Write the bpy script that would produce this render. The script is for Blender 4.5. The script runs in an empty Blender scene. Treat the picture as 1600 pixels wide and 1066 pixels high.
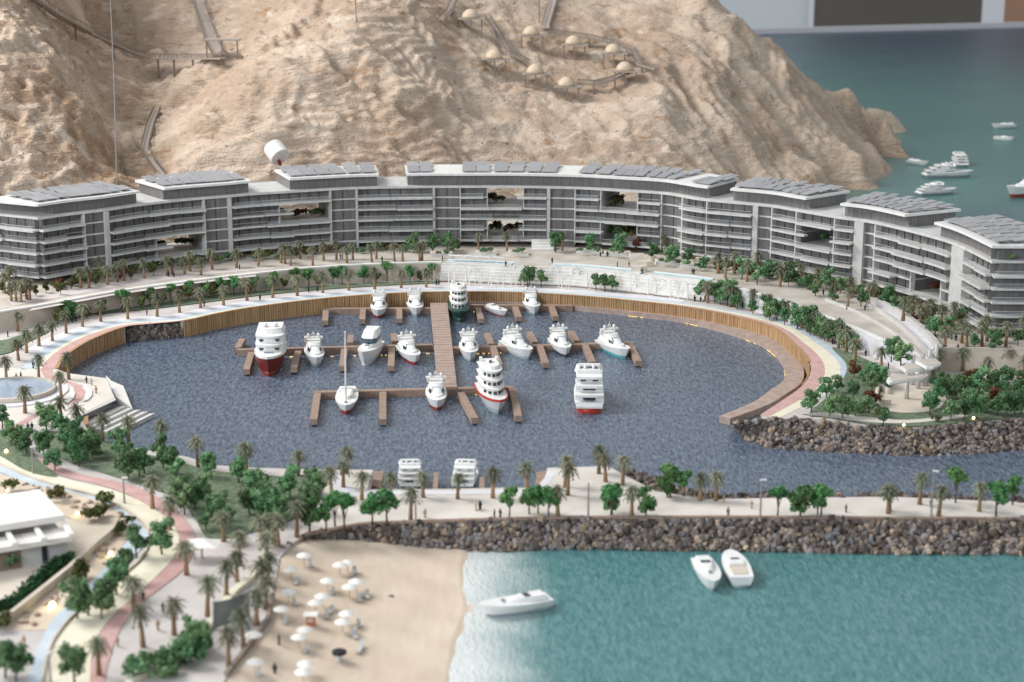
import bpy, bmesh, math, random
import numpy as np
from mathutils import Vector, Matrix

# ------------------------------------------------------------------ camera, light, exposure
F = 2700.0; HC = 10.0; PITCH = math.atan(683.0 / 2700.0)
S = bpy.context.scene
COL = S.collection
cam_d = bpy.data.cameras.new('camera'); cam = bpy.data.objects.new('camera', cam_d); COL.objects.link(cam)
cam.location = (0, 0, HC); cam.rotation_euler = (math.pi / 2 - PITCH, 0, 0)
cam_d.sensor_width = 36.0; cam_d.lens = 36.0 * F / 1600.0; cam_d.clip_start = 0.5; cam_d.clip_end = 600
cam_d.dof.use_dof = True; cam_d.dof.focus_distance = 41.0; cam_d.dof.aperture_fstop = 0.54
S.camera = cam
W = bpy.data.worlds.new('World'); S.world = W; W.use_nodes = True
W.node_tree.nodes['Background'].inputs[0].default_value = (0.88, 0.94, 1.0, 1)
W.node_tree.nodes['Background'].inputs[1].default_value = 0.52

def area_light(name, loc, target, sx, sy, power, color):
    l = bpy.data.lights.new(name, 'AREA'); l.shape = 'RECTANGLE'; l.size = sx; l.size_y = sy
    l.energy = power; l.color = color
    o = bpy.data.objects.new(name, l); COL.objects.link(o); o.location = loc
    o.rotation_euler = (Vector(target) - Vector(loc)).to_track_quat('-Z', 'Y').to_euler()
    return o
area_light('window_light', (-52, 50, 52), (0, 42, 0), 30, 30, 52000, (1.0, 0.98, 0.95))
area_light('showroom_window_light', (-48, -22, 26), (2, 42, 0), 26, 18, 26000, (0.86, 0.93, 1.0))
S.view_settings.view_transform = 'Standard'; S.view_settings.look = 'None'
S.view_settings.exposure = 0.22; S.view_settings.gamma = 1.0

# ------------------------------------------------------------------ helpers
CP, SP = math.cos(PITCH), math.sin(PITCH)
def ray(px, py):
    a = (px - 800.0) / F; b = (533.0 - py) / F
    return Vector((a, CP + b * SP, -SP + b * CP))
def P(px, py, z):                      # where the line of sight meets a level sheet
    d = ray(px, py); t = (z - HC) / d.z
    return Vector((d.x * t, d.y * t, z))
def PY(px, py, Y):
    d = ray(px, py); t = Y / d.y
    return Vector((d.x * t, Y, HC + d.z * t))
def crop(ox, oy, s):
    return lambda pts: [(ox + p[0] / s, oy + p[1] / s) + tuple(p[2:]) for p in pts]
C1 = crop(0, 230, 3.9475); C2 = crop(400, 230, 3.9475); C3 = crop(800, 230, 3.9475); C4 = crop(1200, 230, 3.9475)
C8 = crop(0, 420, 3.807); R3 = crop(1000, 400, 3.5525); C4B = crop(1200, 450, 3.9475)
C5 = crop(0, 620, 2.39); C6 = crop(350, 680, 2.7625); C7 = crop(700, 680, 3.553); C8B = crop(1100, 680, 2.762)

def cr(pts, n=8, closed=False):        # Catmull-Rom through points (tuples of any length)
    pts = [np.array(p, float) for p in pts]; out = []
    m = len(pts); rng = range(m if closed else m - 1)
    for i in rng:
        p1, p2 = pts[i], pts[(i + 1) % m]
        p0 = pts[i - 1] if (closed or i > 0) else 2 * p1 - p2
        p3 = pts[(i + 2) % m] if (closed or i + 2 < m) else 2 * p2 - p1
        for k in range(n):
            t = k / n
            out.append(0.5 * (2 * p1 + (p2 - p0) * t + (2 * p0 - 5 * p1 + 4 * p2 - p3) * t * t + (3 * p1 - p0 - 3 * p2 + p3) * t ** 3))
    if not closed: out.append(pts[-1])
    return out
def resample(pts, n):
    a = np.array([list(p) for p in pts], float)
    d = np.r_[0, np.cumsum(np.linalg.norm(np.diff(a[:, :2], axis=0), axis=1))]
    u = np.linspace(0, d[-1], n)
    return np.stack([np.interp(u, d, a[:, k]) for k in range(a.shape[1])], 1)
def normals2(a):                       # left-hand normals of a polyline (x,y)
    t = np.gradient(a[:, :2], axis=0); t /= np.linalg.norm(t, axis=1)[:, None] + 1e-9
    return np.stack([-t[:, 1], t[:, 0]], 1)

class MB:
    def __init__(s): s.v = []; s.f = []
    def add(s, verts, faces):
        o = len(s.v); s.v += [tuple(v) for v in verts]; s.f += [tuple(i + o for i in f) for f in faces]; return s
    def box(s, c, size, rz=0.0, tilt=None):
        M = Matrix.Rotation(rz, 3, 'Z')
        if tilt: M = M @ Matrix.Rotation(tilt[0], 3, tilt[1])
        hx, hy, hz = size[0] / 2, size[1] / 2, size[2] / 2
        vs = [Vector(c) + M @ Vector((x, y, z)) for z in (-hz, hz) for (x, y) in ((-hx, -hy), (hx, -hy), (hx, hy), (-hx, hy))]
        return s.add(vs, [(3, 2, 1, 0), (4, 5, 6, 7), (0, 1, 5, 4), (1, 2, 6, 5), (2, 3, 7, 6), (3, 0, 4, 7)])
    def bar(s, a, b, w, h=None):           # square bar between two points
        a, b = Vector(a), Vector(b); h = h or w; d = (b - a).normalized()
        u = d.cross(Vector((0, 0, 1)));
        if u.length < 1e-4: u = Vector((1, 0, 0))
        u.normalize(); n = u.cross(d)
        vs = [p + u * (sx * w / 2) + n * (sz * h / 2) for p in (a, b) for (sx, sz) in ((-1, -1), (1, -1), (1, 1), (-1, 1))]
        return s.add(vs, [(3, 2, 1, 0), (4, 5, 6, 7), (0, 1, 5, 4), (1, 2, 6, 5), (2, 3, 7, 6), (3, 0, 4, 7)])
    def tube(s, path, r, n=6):
        path = [Vector(p) for p in path]; m = len(path); r = r if isinstance(r, (list, tuple)) else [r] * m
        vs = []
        for i, p in enumerate(path):
            d = (path[min(i + 1, m - 1)] - path[max(i - 1, 0)]).normalized()
            u = d.cross(Vector((0, 1, 0)) if abs(d.y) < .9 else Vector((1, 0, 0))).normalized(); w = d.cross(u)
            vs += [p + (u * math.cos(2 * math.pi * k / n) + w * math.sin(2 * math.pi * k / n)) * r[i] for k in range(n)]
        fs = [(i * n + k, i * n + (k + 1) % n, (i + 1) * n + (k + 1) % n, (i + 1) * n + k) for i in range(m - 1) for k in range(n)]
        fs += [tuple(range(n))[::-1], tuple((m - 1) * n + k for k in range(n))]
        return s.add(vs, fs)
    def lathe(s, prof, n=12, c=(0, 0, 0), sx=1.0, sy=1.0):
        c = Vector(c); vs = []
        for (r, z) in prof:
            vs += [c + Vector((r * sx * math.cos(2 * math.pi * k / n), r * sy * math.sin(2 * math.pi * k / n), z)) for k in range(n)]
        m = len(prof)
        fs = [(i * n + k, i * n + (k + 1) % n, (i + 1) * n + (k + 1) % n, (i + 1) * n + k) for i in range(m - 1) for k in range(n)]
        fs += [tuple(range(n))[::-1], tuple((m - 1) * n + k for k in range(n))]
        return s.add(vs, fs)
    def sphere(s, c, r, n=10, m=6, squash=1.0):
        return s.lathe([(max(r * math.sin(math.pi * i / m), 1e-4), -r * math.cos(math.pi * i / m) * squash) for i in range(m + 1)], n, c)
    def prism(s, poly, z0, z1, poly_top=None):
        n = len(poly); pt = poly_top or poly
        vs = [(p[0], p[1], z0) for p in poly] + [(p[0], p[1], z1) for p in pt]
        return s.add(vs, [tuple(range(n))[::-1], tuple(range(n, 2 * n))] + [(i, (i + 1) % n, n + (i + 1) % n, n + i) for i in range(n)])
    def strip(s, A, B):                    # sheet between two polylines of equal length
        n = len(A); vs = [tuple(a) for a in A] + [tuple(b) for b in B]
        return s.add(vs, [(i, i + 1, n + i + 1, n + i) for i in range(n - 1)])
    def ribbon(s, line, off0, off1, z0, z1):   # solid of rectangular section along a plan curve; offsets along left normal
        a = np.asarray(line, float); N = normals2(a); n = len(a)
        o0 = np.broadcast_to(np.asarray(off0, float), (n,)); o1 = np.broadcast_to(np.asarray(off1, float), (n,))
        z0 = np.broadcast_to(np.asarray(z0, float), (n,)); z1 = np.broadcast_to(np.asarray(z1, float), (n,))
        vs = []
        for i in range(n):
            p = a[i, :2] + N[i] * o0[i]; q = a[i, :2] + N[i] * o1[i]
            vs += [(p[0], p[1], z0[i]), (q[0], q[1], z0[i]), (q[0], q[1], z1[i]), (p[0], p[1], z1[i])]
        fs = [(i * 4 + k, i * 4 + (k + 1) % 4, i * 4 + 4 + (k + 1) % 4, i * 4 + 4 + k) for i in range(n - 1) for k in range(4)]
        fs += [(3, 2, 1, 0), ((n - 1) * 4, (n - 1) * 4 + 1, (n - 1) * 4 + 2, (n - 1) * 4 + 3)]
        return s.add(vs, fs)
    def mesh(s, name, mat=None, smooth=False, off=(0, 0, 0), fix=True):
        me = bpy.data.meshes.new(name); ox, oy, oz = off
        me.from_pydata([(v[0] - ox, v[1] - oy, v[2] - oz) for v in s.v], [], s.f)
        if fix:
            bm = bmesh.new(); bm.from_mesh(me)
            bmesh.ops.recalc_face_normals(bm, faces=bm.faces); bm.to_mesh(me); bm.free()
        if smooth:
            me.polygons.foreach_set('use_smooth', [True] * len(me.polygons))
        if mat: me.materials.append(mat)
        me.update(); return me
    def hullbuild(s, name, mat, parent):
        o = s.build(name, mat, parent, True); o.data.set_sharp_from_angle(angle=math.radians(38)); return o
    def build(s, name, mat, parent=None, smooth=False, world=False, fix=True):
        off = (0, 0, 0)
        if world and parent is not None:
            p = parent; off = Vector((0, 0, 0))
            while p is not None: off = off + p.location; p = p.parent
        o = bpy.data.objects.new(name, s.mesh(name, mat, smooth, off, fix)); COL.objects.link(o)
        if parent is not None: o.parent = parent
        return o

def tag(o, label=None, cat=None, group=None, kind=None):
    if label: o['label'] = label
    if cat: o['category'] = cat
    if group: o['group'] = group
    if kind: o['kind'] = kind
    return o
def empty(name, loc=(0, 0, 0), rz=0.0):
    o = bpy.data.objects.new(name, None); COL.objects.link(o); o.location = loc; o.rotation_euler = (0, 0, rz)
    o.empty_display_size = 0.1; return o
KIDS = {}
def copy_tree(o, parent=None):
    c = o.copy(); COL.objects.link(c); c.parent = parent
    for ch in [x for x in o.children]: copy_tree(ch, c)
    return c
UN = ['zeroth', 'first', 'second', 'third', 'fourth', 'fifth', 'sixth', 'seventh', 'eighth', 'ninth', 'tenth', 'eleventh', 'twelfth',
      'thirteenth', 'fourteenth', 'fifteenth', 'sixteenth', 'seventeenth', 'eighteenth', 'nineteenth']
TENS = {2: ('twenty', 'twentieth'), 3: ('thirty', 'thirtieth'), 4: ('forty', 'fortieth'), 5: ('fifty', 'fiftieth'), 6: ('sixty', 'sixtieth')}
def ordn(i):
    if i < 20: return UN[i]
    t, u = divmod(i, 10)
    return TENS[t][1] if u == 0 else TENS[t][0] + '-' + UN[u]

# ------------------------------------------------------------------ materials
def lin(r, g, b):
    f = lambda c: (c / 255 / 12.92) if c / 255 <= 0.04045 else ((c / 255 + 0.055) / 1.055) ** 2.4
    return (f(r), f(g), f(b), 1)
def mat(name, col, col2=None, rough=0.6, nscale=8.0, detail=4.0, bump=0.0, bscale=None, bdist=0.02, spec=0.3, stretch=None,
        objvar=0.0, metal=0.0, emit=None, alpha=None, trans=None, lo=0.35, hi=0.65):
    m = bpy.data.materials.new(name); m.use_nodes = True; nt = m.node_tree; N, L = nt.nodes, nt.links
    b = N['Principled BSDF']; b.inputs['Roughness'].default_value = rough; b.inputs['Specular IOR Level'].default_value = spec
    b.inputs['Metallic'].default_value = metal; b.inputs['Base Color'].default_value = col
    tc = N.new('ShaderNodeTexCoord'); src = tc.outputs['Object']
    if stretch:
        mp = N.new('ShaderNodeMapping'); mp.inputs['Scale'].default_value = stretch; L.new(src, mp.inputs['Vector']); src = mp.outputs[0]
    out = None
    if col2:
        n = N.new('ShaderNodeTexNoise'); n.inputs['Scale'].default_value = nscale; n.inputs['Detail'].default_value = detail; L.new(src, n.inputs['Vector'])
        r = N.new('ShaderNodeValToRGB'); r.color_ramp.elements[0].position = lo; r.color_ramp.elements[1].position = hi
        r.color_ramp.elements[0].color = col; r.color_ramp.elements[1].color = col2
        L.new(n.outputs['Fac'], r.inputs[0]); out = r.outputs[0]
    if objvar:
        oi = N.new('ShaderNodeObjectInfo'); hs = N.new('ShaderNodeHueSaturation')
        mr = N.new('ShaderNodeMapRange'); mr.inputs['To Min'].default_value = 1 - objvar; mr.inputs['To Max'].default_value = 1 + objvar
        L.new(oi.outputs['Random'], mr.inputs['Value']); L.new(mr.outputs[0], hs.inputs['Value'])
        m2 = N.new('ShaderNodeMath'); m2.operation = 'MULTIPLY'; m2.inputs[1].default_value = 7.31; L.new(oi.outputs['Random'], m2.inputs[0])
        m3 = N.new('ShaderNodeMath'); m3.operation = 'FRACT'; L.new(m2.outputs[0], m3.inputs[0])
        mr2 = N.new('ShaderNodeMapRange'); mr2.inputs['To Min'].default_value = 0.5 - objvar * .09; mr2.inputs['To Max'].default_value = 0.5 + objvar * .09
        L.new(m3.outputs[0], mr2.inputs['Value']); L.new(mr2.outputs[0], hs.inputs['Hue'])
        hs.inputs['Color'].default_value = col
        if out: L.new(out, hs.inputs['Color'])
        out = hs.outputs[0]
    if out: L.new(out, b.inputs['Base Color'])
    if bump:
        n = N.new('ShaderNodeTexNoise'); n.inputs['Scale'].default_value = bscale or nscale; n.inputs['Detail'].default_value = 5; L.new(src, n.inputs['Vector'])
        bp = N.new('ShaderNodeBump'); bp.inputs['Strength'].default_value = bump; bp.inputs['Distance'].default_value = bdist
        L.new(n.outputs['Fac'], bp.inputs['Height']); L.new(bp.outputs[0], b.inputs['Normal'])
    if emit:
        b.inputs['Emission Color'].default_value = emit[0]; b.inputs['Emission Strength'].default_value = emit[1]
    if alpha is not None: b.inputs['Alpha'].default_value = alpha
    if trans: b.inputs['Transmission Weight'].default_value = trans
    return m
M = {}
def rock_mat(name, per_object):
    m = mat(name, (.2, .15, .12, 1), None, .85, 5, 6, bump=.8, bscale=18, bdist=.04, spec=.15); N, L = m.node_tree.nodes, m.node_tree.links
    r = N.new('ShaderNodeValToRGB'); e = r.color_ramp; e.interpolation = 'LINEAR'
    cols = [(0, (.075, .062, .055, 1)), (.2, (.17, .145, .135, 1)), (.4, (.13, .098, .076, 1)), (.58, (.27, .225, .20, 1)), (.72, (.23, .225, .24, 1)), (.88, (.33, .25, .185, 1)), (1.0, (.44, .34, .25, 1))]
    e.elements[0].position = 0; e.elements[0].color = cols[0][1]; e.elements[1].position = 1; e.elements[1].color = cols[-1][1]
    for p, c in cols[1:-1]:
        q = e.elements.new(p); q.color = c
    if per_object:
        oi = N.new('ShaderNodeObjectInfo'); L.new(oi.outputs['Random'], r.inputs[0])
    else:
        ge = N.new('ShaderNodeNewGeometry'); L.new(ge.outputs['Random Per Island'], r.inputs[0])
    tc = N.new('ShaderNodeTexCoord'); n = N.new('ShaderNodeTexNoise'); n.inputs['Scale'].default_value = 6; n.inputs['Detail'].default_value = 6; L.new(tc.outputs['Object'], n.inputs[0])
    hs = N.new('ShaderNodeHueSaturation'); mr = N.new('ShaderNodeMapRange'); mr.inputs['From Min'].default_value = .3; mr.inputs['From Max'].default_value = .7; mr.inputs['To Min'].default_value = .65; mr.inputs['To Max'].default_value = 1.4
    L.new(n.outputs['Fac'], mr.inputs[0]); L.new(mr.outputs[0], hs.inputs['Value']); L.new(r.outputs[0], hs.inputs['Color']); L.new(hs.outputs[0], N['Principled BSDF'].inputs['Base Color']); return m
M['white'] = mat('white_plastic', (.78, .77, .74, 1), (.70, .69, .67, 1), .38, 6, bump=.03, bscale=30, spec=.4)
M['boat_white'] = mat('boat_white', (.80, .79, .765, 1), (.73, .72, .70, 1), .32, 5, spec=.45)
M['slab'] = mat('slab_white', (.62, .61, .59, 1), (.52, .51, .495, 1), .45, 5)
M['glass'] = mat('tinted_facade', (.13, .123, .122, 1), (.19, .18, .178, 1), .32, 14, 6, spec=.45, stretch=(1, 1, .12))
M['mullion'] = mat('mullion_grey', (.05, .05, .055, 1), None, .5)
M['pier'] = mat('pier_grey', (.55, .53, .51, 1), (.48, .46, .44, 1), .6, 4)
M['rail'] = mat('clear_railing', (.66, .68, .71, 1), None, .15, spec=.4, alpha=.09)
M['panel'] = mat('solar_panel_grey', (.27, .27, .285, 1), (.34, .335, .34, 1), .5, 20, objvar=.10)
M['pave'] = mat('paving', (.49, .445, .42, 1), (.60, .55, .52, 1), .75, 1.6, 8, bump=.12, bscale=60, lo=.3, hi=.7)
M['terrace'] = mat('terrace_paving', (.41, .36, .305, 1), (.56, .51, .455, 1), .75, 2.2, 8, bump=.12, bscale=50, lo=.3, hi=.7)
M['mole'] = mat('mole_paving', (.60, .545, .485, 1), (.69, .64, .58, 1), .75, 1.3, 8, bump=.12, bscale=60, lo=.3, hi=.7)
M['pink'] = mat('pink_paving', (.50, .30, .275, 1), (.58, .37, .34, 1), .75, 5, 6)
M['cream'] = mat('cream_paving', (.70, .64, .48, 1), (.77, .71, .57, 1), .75, 4, 6)
M['blue'] = mat('blue_grey_paving', (.45, .52, .58, 1), (.54, .60, .65, 1), .75, 4, 6)
M['lav'] = mat('pale_lavender_paving', (.62, .605, .635, 1), (.70, .685, .70, 1), .75, 3, 6)
M['stone_white'] = mat('white_stone', (.76, .74, .71, 1), (.66, .63, .59, 1), .7, 3, 6)
M['wall_tan'] = mat('tan_rendered_wall', (.52, .45, .37, 1), (.60, .53, .45, 1), .8, 3, 6)
M['wood'] = mat('timber_slats', (.31, .178, .085, 1), (.49, .31, .165, 1), .7, 30, 3, stretch=(1, 1, .05), objvar=.05)
M['dock'] = mat('dock_brown', (.27, .185, .14, 1), (.34, .24, .19, 1), .65, 9, 6, bump=.1, bscale=40)
M['dock_top'] = mat('dock_deck', (.34, .245, .20, 1), (.42, .31, .265, 1), .6, 6, 8, bump=.1, bscale=40)
M['ledge'] = mat('quay_ledge', (.33, .245, .205, 1), (.43, .33, .28, 1), .65, 6, 8, bump=.1, bscale=40)
M['dark'] = mat('dark_gap', (.02, .018, .017, 1), None, .8)
M['win'] = mat('dark_window', (.035, .04, .05, 1), None, .2, spec=.6)
M['red'] = mat('maroon_hull', (.16, .022, .018, 1), (.20, .03, .024, 1), .35, 9)
M['bred'] = mat('red_hull', (.45, .04, .025, 1), (.52, .05, .03, 1), .35, 9)
M['dgreen'] = mat('green_hull', (.02, .06, .045, 1), (.03, .08, .06, 1), .35, 9)
M['navy'] = mat('navy_hull', (.022, .03, .045, 1), (.035, .045, .06, 1), .35, 9)
M['ggrey'] = mat('grey_hull', (.20, .25, .27, 1), (.25, .30, .32, 1), .35, 9)
M['teal'] = mat('teal_hull', (.05, .20, .22, 1), (.07, .25, .27, 1), .35, 9)
M['blueglass'] = mat('blue_grey_band', (.06, .10, .13, 1), (.08, .12, .16, 1), .25, 9, spec=.6)
M['grass'] = mat('turf', (.11, .155, .10, 1), (.23, .27, .185, 1), .95, 14, 8, bump=.8, bscale=60, bdist=.03, spec=.05)
M['hedge'] = mat('hedge_green', (.018, .06, .026, 1), (.05, .12, .05, 1), .9, 20, 4, bump=.8, bscale=40, bdist=.04, spec=.1)
M['leaf'] = mat('foliage_green', (.075, .155, .066, 1), (.19, .315, .155, 1), .85, 9, 3, spec=.08, objvar=.35)
M['leaf2'] = mat('foliage_fresh', (.06, .155, .052, 1), (.14, .285, .112, 1), .85, 9, 3, spec=.08, objvar=.25)
M['leafo'] = mat('foliage_olive', (.07, .085, .03, 1), (.16, .165, .07, 1), .9, 9, 3, spec=.05, objvar=.35)
M['leafr'] = mat('foliage_rust', (.10, .045, .025, 1), (.19, .09, .05, 1), .9, 9, 3, spec=.05, objvar=.3)
M['core'] = mat('foliage_core', (.012, .035, .014, 1), None, .95, spec=.02)
M['palm'] = mat('palm_frond', (.12, .125, .075, 1), (.25, .25, .175, 1), .85, 14, 3, spec=.1, objvar=.3)
M['trunk'] = mat('palm_trunk', (.25, .155, .085, 1), (.36, .24, .14, 1), .85, 30, 3, bump=.5, bscale=40, stretch=(.3, .3, 2.5), objvar=.2)
M['bark'] = mat('bark', (.10, .07, .05, 1), (.16, .115, .085, 1), .9, 20, 3, bump=.5, bscale=30)
M['black'] = mat('black_figure', (.014, .014, .018, 1), None, .6)
M['tan'] = mat('tan_figure', (.42, .29, .19, 1), None, .6)
M['rock'] = rock_mat('riprap_rock', True)
M['rockstuff'] = rock_mat('riprap_rock_mass', False)
M['tanrock'] = mat('garden_rock', (.40, .29, .21, 1), (.55, .43, .33, 1), .85, 7, 6, bump=.6, bscale=22, bdist=.03, objvar=.25)
M['gold'] = mat('warm_strip_light', (.8, .55, .15, 1), None, .5, emit=((1.0, .68, .2, 1), .7))
M['lamp'] = mat('garden_lamp_glow', (1, .85, .45, 1), None, .5, emit=((1.0, .78, .32, 1), 9.0))
M['metal'] = mat('pole_grey', (.33, .31, .30, 1), None, .45, metal=.3)
M['bridge'] = mat('walkway_brown', (.20, .155, .125, 1), (.28, .225, .19, 1), .7, 12)
M['bridgedeck'] = mat('walkway_deck', (.42, .36, .315, 1), (.33, .28, .24, 1), .7, 30)
M['dome'] = mat('dome_plaster', (.52, .40, .285, 1), (.62, .50, .375, 1), .6, 7, 4)
M['pool'] = mat('pool_blue', (.30, .37, .46, 1), (.36, .43, .52, 1), .12, 2, spec=.5)
M['shal'] = mat('shallow_pool', (.50, .66, .74, 1), (.62, .74, .80, 1), .15, 2, spec=.5)
M['canvas'] = mat('grey_canvas', (.18, .20, .19, 1), (.24, .25, .24, 1), .8, 3)
M['parasol'] = mat('parasol_white', (.80, .77, .72, 1), (.72, .69, .65, 1), .6, 5)
M['orange'] = mat('terracotta', (.50, .16, .08, 1), None, .6)
M['rim'] = mat('table_rim', (.62, .61, .64, 1), None, .5)
M['roomwall'] = mat('room_wall', (.56, .585, .60, 1), (.60, .62, .635, 1), .8, .05)
M['roomdark'] = mat('dark_panel', (.095, .085, .07, 1), (.115, .10, .085, 1), .7, .08)
M['roomwood'] = mat('wood_panel', (.28, .16, .10, 1), (.33, .19, .125, 1), .6, .1)
M['pavil'] = mat('pavilion_white', (.78, .74, .70, 1), (.72, .68, .64, 1), .6, 2)
M['wallgrey'] = mat('pavilion_grey', (.52, .52, .51, 1), None, .7)
M['wallbrown'] = mat('pavilion_brown', (.22, .17, .13, 1), None, .7)
M['plaza'] = mat('plaza_sand', (.58, .50, .41, 1), (.65, .575, .485, 1), .8, 2, 8, bump=.15, bscale=40)

def water_mat(name, cols, rough, bscale, bstr, stretch, gradient=None, bdist=.03):
    m = bpy.data.materials.new(name); m.use_nodes = True; nt = m.node_tree; N, L = nt.nodes, nt.links
    b = N['Principled BSDF']; b.inputs['Roughness'].default_value = rough; b.inputs['Specular IOR Level'].default_value = .5
    geo = N.new('ShaderNodeNewGeometry'); mp = N.new('ShaderNodeMapping'); mp.inputs['Scale'].default_value = stretch
    L.new(geo.outputs['Position'], mp.inputs['Vector'])
    w = N.new('ShaderNodeTexNoise'); w.inputs['Scale'].default_value = bscale; w.inputs['Detail'].default_value = 2; w.inputs['Distortion'].default_value = .8
    L.new(mp.outputs[0], w.inputs['Vector'])
    bp = N.new('ShaderNodeBump'); bp.inputs['Strength'].default_value = bstr; bp.inputs['Distance'].default_value = bdist
    L.new(w.outputs['Fac'], bp.inputs['Height']); L.new(bp.outputs[0], b.inputs['Normal'])
    n = N.new('ShaderNodeTexNoise'); n.inputs['Scale'].default_value = bscale * .9; n.inputs['Detail'].default_value = 2; n.inputs['Distortion'].default_value = .8
    L.new(mp.outputs[0], n.inputs['Vector'])
    r = N.new('ShaderNodeValToRGB'); r.color_ramp.elements[0].position = .36; r.color_ramp.elements[1].position = .66
    r.color_ramp.elements[0].color = cols[0]; r.color_ramp.elements[1].color = cols[1]
    L.new(n.outputs['Fac'], r.inputs[0]); out = r.outputs[0]
    if gradient: out = gradient(N, L, geo, out)
    L.new(out, b.inputs['Base Color']); return m
M['marina'] = water_mat('marina_water', ((.050, .070, .108, 1), (.145, .180, .235, 1)), .25, 19.0, .85, (1.0, .30, 1))
def maprange(N, L, src, a, b, c=0.0, d=1.0, smooth=True):
    r = N.new('ShaderNodeMapRange'); r.inputs[1].default_value = a; r.inputs[2].default_value = b; r.inputs[3].default_value = c; r.inputs[4].default_value = d
    if smooth: r.interpolation_type = 'SMOOTHSTEP'
    L.new(src, r.inputs[0]); return r.outputs[0]
def mixc(N, L, fac, a, b):
    x = N.new('ShaderNodeMix'); x.data_type = 'RGBA'; L.new(fac, x.inputs[0])
    for s, v in ((6, a), (7, b)):
        if isinstance(v, tuple): x.inputs[s].default_value = v
        else: L.new(v, x.inputs[s])
    return x.outputs[2]
def mth(N, L, op, a, b=None):
    x = N.new('ShaderNodeMath'); x.operation = op
    for i, v in enumerate((a, b)):
        if v is None: continue
        if isinstance(v, (int, float)): x.inputs[i].default_value = v
        else: L.new(v, x.inputs[i])
    return x.outputs[0]
def sea_grad(N, L, geo, out):
    sp = N.new('ShaderNodeSeparateXYZ'); L.new(geo.outputs['Position'], sp.inputs[0]); X, Y = sp.outputs[0], sp.outputs[1]
    ns = N.new('ShaderNodeTexNoise'); ns.inputs['Scale'].default_value = 1.1; ns.inputs['Detail'].default_value = 6; L.new(geo.outputs['Position'], ns.inputs['Vector'])
    wob = mth(N, L, 'MULTIPLY', mth(N, L, 'SUBTRACT', ns.outputs['Fac'], .5), .9)
    # painted white shallows along the sand
    xs = mth(N, L, 'ADD', X, wob)
    foam = mth(N, L, 'MULTIPLY', maprange(N, L, xs, -.9, .75, 1, 0), maprange(N, L, Y, 29.6, 30.4, 1, 0))
    big = N.new('ShaderNodeTexNoise'); big.inputs['Scale'].default_value = .35; big.inputs['Detail'].default_value = 4; L.new(geo.outputs['Position'], big.inputs['Vector'])
    out = mixc(N, L, maprange(N, L, big.outputs['Fac'], .35, .7), out, (.10, .22, .24, 1)) if False else out
    out = mixc(N, L, foam, out, (.66, .68, .66, 1))
    # painted open sea behind the hill: green-teal going to navy far out
    far = maprange(N, L, Y, 44, 58)
    w2 = mth(N, L, 'MULTIPLY', mth(N, L, 'SUBTRACT', big.outputs['Fac'], .5), 60)
    d = mth(N, L, 'ADD', mth(N, L, 'ADD', Y, w2), mth(N, L, 'MULTIPLY', X, .9))
    deep = maprange(N, L, d, 105, 165)
    farc = mixc(N, L, deep, (.046, .155, .145, 1), (.032, .062, .105, 1))
    nearhill = maprange(N, L, mth(N, L, 'ADD', X, mth(N, L, 'MULTIPLY', wob, 1.5)), 13, 22, 1, 0)
    farc = mixc(N, L, mth(N, L, 'MULTIPLY', nearhill, maprange(N, L, Y, 100, 85)), farc, (.08, .19, .17, 1))
    lowr = maprange(N, L, Y, 62, 54)
    farc = mixc(N, L, mth(N, L, 'MULTIPLY', lowr, .8), farc, (.038, .085, .115, 1))
    return mixc(N, L, far, out, farc)
M['sea'] = water_mat('painted_sea', ((.045, .16, .165, 1), (.105, .235, .24, 1)), .32, 14, 1.0, (1.0, .34, 1), sea_grad)
# ------------------------------------------------------------------ levels
ZP, ZT = 0.38, 0.80
random.seed(4)
QUAY_PX = [(87, 576), (97, 560), (118, 543.5), (147, 528), (194, 511), (240, 506), (288, 501), (341, 489.6), (400, 479.5), (501, 467), (603, 459),
           (704, 456), (800, 456.7), (901, 462), (1003, 471.5), (1084, 481.6), (1166, 498.5), (1214, 515), (1242, 538), (1260, 556), (1267, 573), (1263, 591),
           (1249, 607), (1222, 626), (1187, 649)]
QW = resample([P(x, y, ZP) for x, y in cr(QUAY_PX, 10)], 420)          # world line of the quay edge, left to right
QPX = np.array([800 + F * p[0] / (p[1] * CP - (p[2] - HC) * SP) for p in QW])
def qidx(px, last=False):
    k = [i for i in range(len(QPX) - 1) if (QPX[i] - px) * (QPX[i + 1] - px) <= 0]
    return (k[-1] if last else k[0]) if k else 0
def sheet(name, pts, z0, z1, material, kind='structure', smooth_px=False):
    """flat slab whose outline is a plan polygon; top at z1"""
    bm = bmesh.new(); vs = [bm.verts.new((p[0], p[1], z1)) for p in pts]
    f = bm.faces.new(vs); f.normal_update()
    if f.normal.z < 0: f.normal_flip()
    if z0 is not None:
        r = bmesh.ops.extrude_face_region(bm, geom=[f])
        for v in [g for g in r['geom'] if isinstance(g, bmesh.types.BMVert)]: v.co.z = z0
        bmesh.ops.recalc_face_normals(bm, faces=bm.faces)
    bmesh.ops.triangulate(bm, faces=[q for q in bm.faces if len(q.verts) > 4])
    me = bpy.data.meshes.new(name); bm.to_mesh(me); bm.free(); me.materials.append(material)
    o = bpy.data.objects.new(name, me); COL.objects.link(o)
    if kind: o['kind'] = kind
    return o
def px_poly(pts, z): return [P(p[0], p[1], z) for p in pts]

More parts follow.
